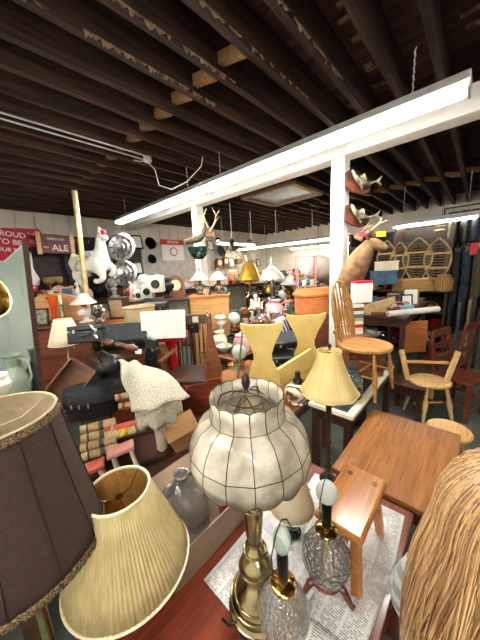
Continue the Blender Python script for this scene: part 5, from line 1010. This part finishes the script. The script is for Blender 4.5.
MB().box((0, .05, -.03), (.14, .05, .12)).build('mount', walnut, t, smooth=False, bevel=.01)
# ------------------------------------------------------------------ centre distance: hanging things
for px_1, py0, py1, d, lab in ((229, 192, 262, 5.5, 'thin hanging cable with a black lamp holder in the centre'), ):
    a = P(px_1, py0, d); a.z = ZJ; b = P(px_1, 240, d); t = T('hanging_pendant', a, lab, 'pendant', 0); MB().tube([(0, 0, 0), (0, 0, b.z - ZJ)], .006, 6).build('cable', white, t); MB().lathe([(.02, b.z - ZJ - .12), (.05, b.z - ZJ - .1), (.04, b.z - ZJ), (.015, b.z - ZJ + .02)], 14).build('lamp_holder', blackm, t); MB().tube([(0, 0, b.z - ZJ), (-.15, 0, b.z - ZJ - .15), (-.28, 0, b.z - ZJ - .4)], .008, 6).build('cord', blackm, t)
c = P(250, 288, 5.6); t = T('gold_lantern', (c.x, c.y, 1.13), 'golden paper lantern shaped lamp left of centre on the far table', 'lantern', HEAD); zz = P(250, 256, 5.6).z - 1.13
s_lathe('stand', [(.16, 0), (.17, .03), (.04, .08), (.04, .5)], brass, t, zz, .6); s_lathe('lamp_shade', [(.46, .45), (.5, .5), (.34, .75), (.22, .93), (0, 1)], PALETTE['gold'], t, zz * .9, .5)
c = P(272, 292, 5.1); t = T('white_dome_lamp', (c.x, c.y, 1.13), 'lamp with a wide white dome shade at centre of the far table', 'lamp', HEAD); zz = P(272, 268, 5.1).z - 1.13
s_lathe('base', [(.16, 0), (.17, .04), (.05, .12), (.08, .4), (.04, .7), (.03, .95)], silver, t, zz, .5); s_lathe('lamp_shade', [(.5, .66), (.46, .78), (.26, .92), (.1, 1.0)], porc, t, zz, .5); s_lathe('chimney', [(.05, 1.06), (.06, 1.2), (.04, 1.35)], glass, t, zz, .6)
# large pink white quilt/basket ball behind bamboo shelf
c = P(318, 268, 4.3); t = T('wicker_lampshade', c, 'large pale woven round shade hanging behind the bamboo shelf', 'lampshade', HEAD); MB().ball((0, 0, 0), .26, 28, (1, 1, .8)).build('shade', mat('pale weave', '#e0d0c8', '#f4e8e2', rough=.8, scale=60, bump=.4), t); MB().tube([(0, 0, .2), (0, 0, ZJ - c.z)], .005, 6).build('cord', blackm, t)
# ------------------------------------------------------------------ right back: rack with shelves
RX = 5.4
def rk(px_1, py_1, off=0): return H(px_1, py_1, 0, RX + off)
y0, y1 = rk(447, 280).y, rk(348, 280).y
t = T('storage_rack', (RX + .3, (y0 + y1) / 2, 0), 'dark open storage rack full of boxes below the snowshoes', 'rack', 0)
zs = [rk(420, 345).z, rk(420, 328).z, rk(420, 312).z, rk(420, 291).z]
MB().box((.24, 0, 1.15), (.02, y1 - y0, 2.3)).build('back_panel', mat('dark backing', '#14110f', '#241e1a', rough=.9), t, smooth=False)
for z_ in zs: MB().box((0, 0, z_ - .015), (.5, y1 - y0, .03)).build('shelf_board', dark, t, smooth=False)
for yy in (-(y1 - y0) / 2, 0, (y1 - y0) / 2): MB().box((0, yy, 1.15), (.5, .04, 2.3)).build('upright', dark, t, smooth=False)
rackcol = ['white', 'brown', 'blue', 'cream', 'red', 'silver', 'straw', 'tan', 'dark', 'black']
places = ['on the lowest visible shelf of the dark rack', 'on the second shelf of the dark rack', 'on the third shelf of the dark rack', 'on the top shelf of the dark rack']
for z_, pl in zip(zs, places): scatter(RX + .1, RX + .42, y0 + .1, y1 - .1, z_, 15, ['box', 'box', 'books', 'jar', 'basket', 'figurine', 'bowl', 'frame', 'teapot', 'box'], rackcol, pl, .13, 1.0)
# front table at right with boxes, roll, books
counter(3.35, 4.95, .55, 1.1, 1.1, dark, 'dark table of books and boxes between the pillar and the rack')
def bx(px_1, py_1, d, dims, m_, name, label, cat, rz=0, rot=None, lid=None):
    t = T(name, P(px_1, py_1, d) if d > 0 else Z(px_1, py_1, -d), label, cat, rot=rot or (0, 0, HEAD + rz)); MB().box((0, 0, dims[2] / 2), dims).build('body', m_, t, smooth=False, bevel=.004)
    if lid: MB().box((0, 0, dims[2] + .008), (dims[0] + .01, dims[1] + .01, .018)).build('lid', lid, t, smooth=False, bevel=.003)
    return t
bx(383, 284, 4.2, (.3, .26, .2), bluebox, 'storage_box', 'upper blue storage box behind the deer muzzle', 'box', lid=bluebox); bx(386, 271, 4.25, (.26, .24, .14), cream, 'storage_box', 'white box standing on the blue storage box', 'box', lid=white)
bx(414, 291, 4.5, (.62, .26, .2), tan, 'long_wooden_box', 'long pale wooden box beneath the round snowshoe', 'box', lid=light)
bx(376, 306, -1.115, (.36, .18, .1), mahog, 'brown_case', 'reddish brown case left of the white paper roll', 'case', lid=mahog)
bx(381, 313, -1.11, (.4, .02, .16), mat('osb board', '#c0a474', '#dcc294', rough=.8, scale=40), 'chipboard_panel', 'slanted pale chipboard panel in front of the brown case', 'board', rot=(0, R(-14), HEAD))
bx(402, 311, -1.115, (.2, .16, .08), mat('light blue cloth', '#7ca4b8', '#98bccc', rough=.8), 'blue_cloth_bundle', 'pale blue cloth bundle right of the chipboard panel', 'cloth')
t = T('paper_roll', (0, 0, 0), 'long white paper roll lying across the right table', 'roll', 0); a, b = Z(388, 314, 1.15), Z(438, 309, 1.15); MB().tube([a, b], .035, 16).build('roll', white, t); MB().tube([a - (b - a) * .02, a], .012, 10).build('core', cardb, t)
bx(414, 352, 3.4, (.3, .03, .44), orangew, 'plywood_sheet', 'orange brown wooden board standing under the white roll', 'board')
for k in range(9):
    m_ = [paperw, cream, redb, white, tan, bluebox, paperw, walnut, white][k]; p = P(352, 333, 2.62); zz = p.z + .035 * k
    t = ware('books', .033, m_, (p.x + .0, p.y, zz), ['lowest', 'second', 'third', 'fourth', 'fifth', 'sixth', 'seventh', 'eighth', 'topmost'][k] + ' book of the tall stack right of the bow back chair', 'book', HEAD + random.uniform(-.08, .08), 'tall stack of books behind the bow back chair')
bx(361, 302, 2.62, (.17, .12, .2), whb, 'game_box', 'red and white box on the tall book stack', 'box', lid=redb)
p = P(352, 333, 2.62); t = T('book_stand', (p.x, p.y, 0), 'dark square stand under the tall book stack', 'stand', HEAD); MB().box((0, 0, p.z / 2), (.26, .24, p.z - .03)).build('body', dark, t, smooth=False, bevel=.004); MB().box((0, 0, p.z - .016), (.3, .28, .028)).build('stand_top', walnut, t, smooth=False)
scatter(3.45, 4.9, .62, 1.05, 1.1, 22, ['box', 'books', 'jar', 'basket', 'bowl', 'figurine', 'frame', 'books', 'pitcher'], ['white', 'brown', 'cream', 'red', 'dark', 'black', 'straw', 'tan', 'blue'], 'on the dark table left of the rack', .15, .8)
# snowshoes
def snowshoe(px_1, py_1, w, h, label, tilt=0):
    p = rk(px_1, py_1, -.02); t = T('snowshoe', p, label, 'snowshoe', rot=(tilt, 0, -PI / 2)); out = []
    for i in range(33):
        f = i / 32 * 2 * PI; s_ = math.sin(f / 2); z = -h / 2 * math.cos(f / 2) * 0
    wd = lambda g: w / 2 * max(.04, math.sin(PI * min(1, max(0, g)) ** .8)) if g < .97 else w / 2 * .05
    ptsL = [(-wd(i / 20), 0, h / 2 - h * i / 20) for i in range(21)]; ptsR = [(-x, 0, z) for x, y_, z in reversed(ptsL)]
    MB().tube(ptsL + ptsR, .014, 6, True).build('frame', mat('snowshoe ash', '#8a7450', '#b49c70', rough=.6), t)
    m = MB()
    for k in range(2, 17):
        g = k / 18; g2 = (k + .8) / 18; z = h / 2 - h * g; z2 = h / 2 - h * g2; m.tube([(-wd(g), 0, z), (wd(g2), 0, z2)], .0035, 4); m.tube([(wd(g), 0, z), (-wd(g2), 0, z2)], .0035, 4)
    m.build('webbing', webb, t); m = MB()
    for g in (.3, .6): MB().box((0, 0, h / 2 - h * g), (2 * wd(g), .012, .028)).build('crossbar', tan, t, smooth=False)
snowshoe(437, 263, .36, .78, 'rounded light framed snowshoe, rightmost of the row'); snowshoe(417, 262, .42, .8, 'wide dark snowshoe, second from right of the row'); snowshoe(386, 262, .3, .75, 'pale snowshoe half hidden beside the deer muzzle'); snowshoe(399, 264, .28, .75, 'narrow snowshoe hanging right of the blue box')
MB_ = T('hanging_rail', (RX + .05, (y0 + y1) / 2, rk(420, 243).z), 'dark wooden rail from which the snowshoes hang', 'rail', 0); MB().box((0, 0, 0), (.1, y1 - y0, .06)).build('rail', dark, MB_, smooth=False)
for s_ in (-1, 1): MB().box((.15, s_ * (y1 - y0) * .45, 0), (.3, .04, .04)).build('bracket', dark, MB_, smooth=False)
c = P(441, 231, 4.9); t = T('stained_glass_lamp', c, 'small stained glass dome lamp glowing above the snowshoes', 'lamp', 0); shade_shell(.04, .12, .24, 0, 32, None, -.3, 6).build('lamp_shade', mat('stained glass', '#c8b060', '#e8dcb0', rough=.2, transl=.4, scale=14, kind='voronoi'), t, solid=.004); MB().tube([(0, 0, .12), (0, 0, ZJ - c.z)], .005).build('chain', iron, t); MB().lathe([(.03, .1), (.045, .12), (.01, .15)], 12).build('cap', iron, t)
q = rk(443, 290); ware('jar', .3, straw, (RX + .02, q.y, zs[3]), 'round dark wicker pack basket at right end of the top rack shelf', 'basket', 0)
# yoke and ropes right of the snowshoes
t = T('wooden_paddle_oar', P(455, 300, 4.4), 'pale wooden tool handle hanging right of the snowshoes', 'tool', HEAD); MB().tube([(0, 0, 0), (.02, 0, .4), (.1, 0, .85)], [.035, .02, .018], 8).build('handle', tan, t); MB().box((-.02, 0, -.08), (.14, .03, .16)).build('blade', cream, t, smooth=False, bevel=.02)
# right dark clothes rack
cz_ = [charcoal, navy, mat('olive cloth', '#3c3a28', '#55523a', rough=.9), charcoal, greyc, black, mat('brown cloth', '#3a2a20', '#4c382c', rough=.9), charcoal, navy, charcoal]
nm_ = ['black', 'navy', 'olive', 'charcoal', 'grey', 'black vinyl', 'brown', 'long black', 'dark navy', 'last black']
t = T('clothes_rail', (5.7, -.75, 0), 'black metal clothes rail at the right edge', 'clothes rail', 0)
MB().tube([(0, -1.5, 0), (0, -1.5, 1.98), (0, 1.1, 1.98), (0, 1.1, 0)], .016).build('frame', blackm, t)
for s_ in (-1.5, 1.1): MB().box((0, s_, .02), (.5, .04, .04)).build('foot', blackm, t, smooth=False)
for k in range(13): coat((5.7, .3 - .135 * k, 1.9), .4 + .05 * (k % 3), 1.45 - .1 * (k % 4), cz_[k % 10], f'{nm_[k % 10]} coat on the front clothes rail at right' + ('' if k < 10 else ', nearer the picture edge') + (', left part' if k < 3 else ''), 0)
t = T('clothes_rail', (6.1, -.65, 0), 'higher back clothes rail behind the first at right', 'clothes rail', 0)
MB().tube([(0, -1.6, 0), (0, -1.6, 2.6), (0, 1.2, 2.6), (0, 1.2, 0)], .016).build('frame', blackm, t)
for s_ in (-1.6, 1.2): MB().box((0, s_, .02), (.5, .04, .04)).build('foot', blackm, t, smooth=False)
for k in range(8): coat((6.1, .42 - .15 * k, 2.52), .46, 1.2, cz_[(k * 3 + 2) % 10], f'{nm_[(k * 3 + 2) % 10]} coat hanging on the higher back rail at right', 0)
o = MB().box((0, 0, 0), (.1, .04, .18)).build('red_pouch', red, None, smooth=False, bevel=.015); o.location = P(474, 249, 3.9); o.rotation_euler = (0, 0, HEAD); tag(o, 'small red pouch hanging among the dark clothes', 'pouch')
for k in range(7):
    p = Z(452 + 4 * k, 352, 0.0); t = T('long_tool', (5.25 + .05 * (k % 2), .3 - .12 * k, 0), ['leftmost', 'second', 'third', 'fourth', 'fifth', 'sixth', 'rightmost'][k] + ' upright tube leaning at the foot of the clothes rail', 'tube', 0, group='upright tubes'); MB().tube([(0, 0, 0), (.12, 0, .95 + .07 * (k % 3))], .022, 10).build('shaft', [iron, greyc, webb][k % 3], t); MB().lathe([(.024, 0), (.026, .03), (.02, .05)], 10, (0, 0, 0)).build('cap', blackm, t)
# ------------------------------------------------------------------ world and view
w = bpy.data.worlds.new('world'); SC.world = w; w.use_nodes = True; w.node_tree.nodes['Background'].inputs[0].default_value = (.05, .05, .05, 1)
SC.view_settings.view_transform = 'Standard'; SC.view_settings.look = 'None'; SC.view_settings.gamma = 1; SC.view_settings.exposure = 1.25
SC.cycles.max_bounces = 8; SC.cycles.diffuse_bounces = 4; SC.cycles.glossy_bounces = 4; SC.cycles.transmission_bounces = 8; SC.cycles.caustics_refractive = False; SC.cycles.caustics_reflective = False; SC.cycles.sample_clamp_indirect = 6
SC.cycles.use_denoising = True
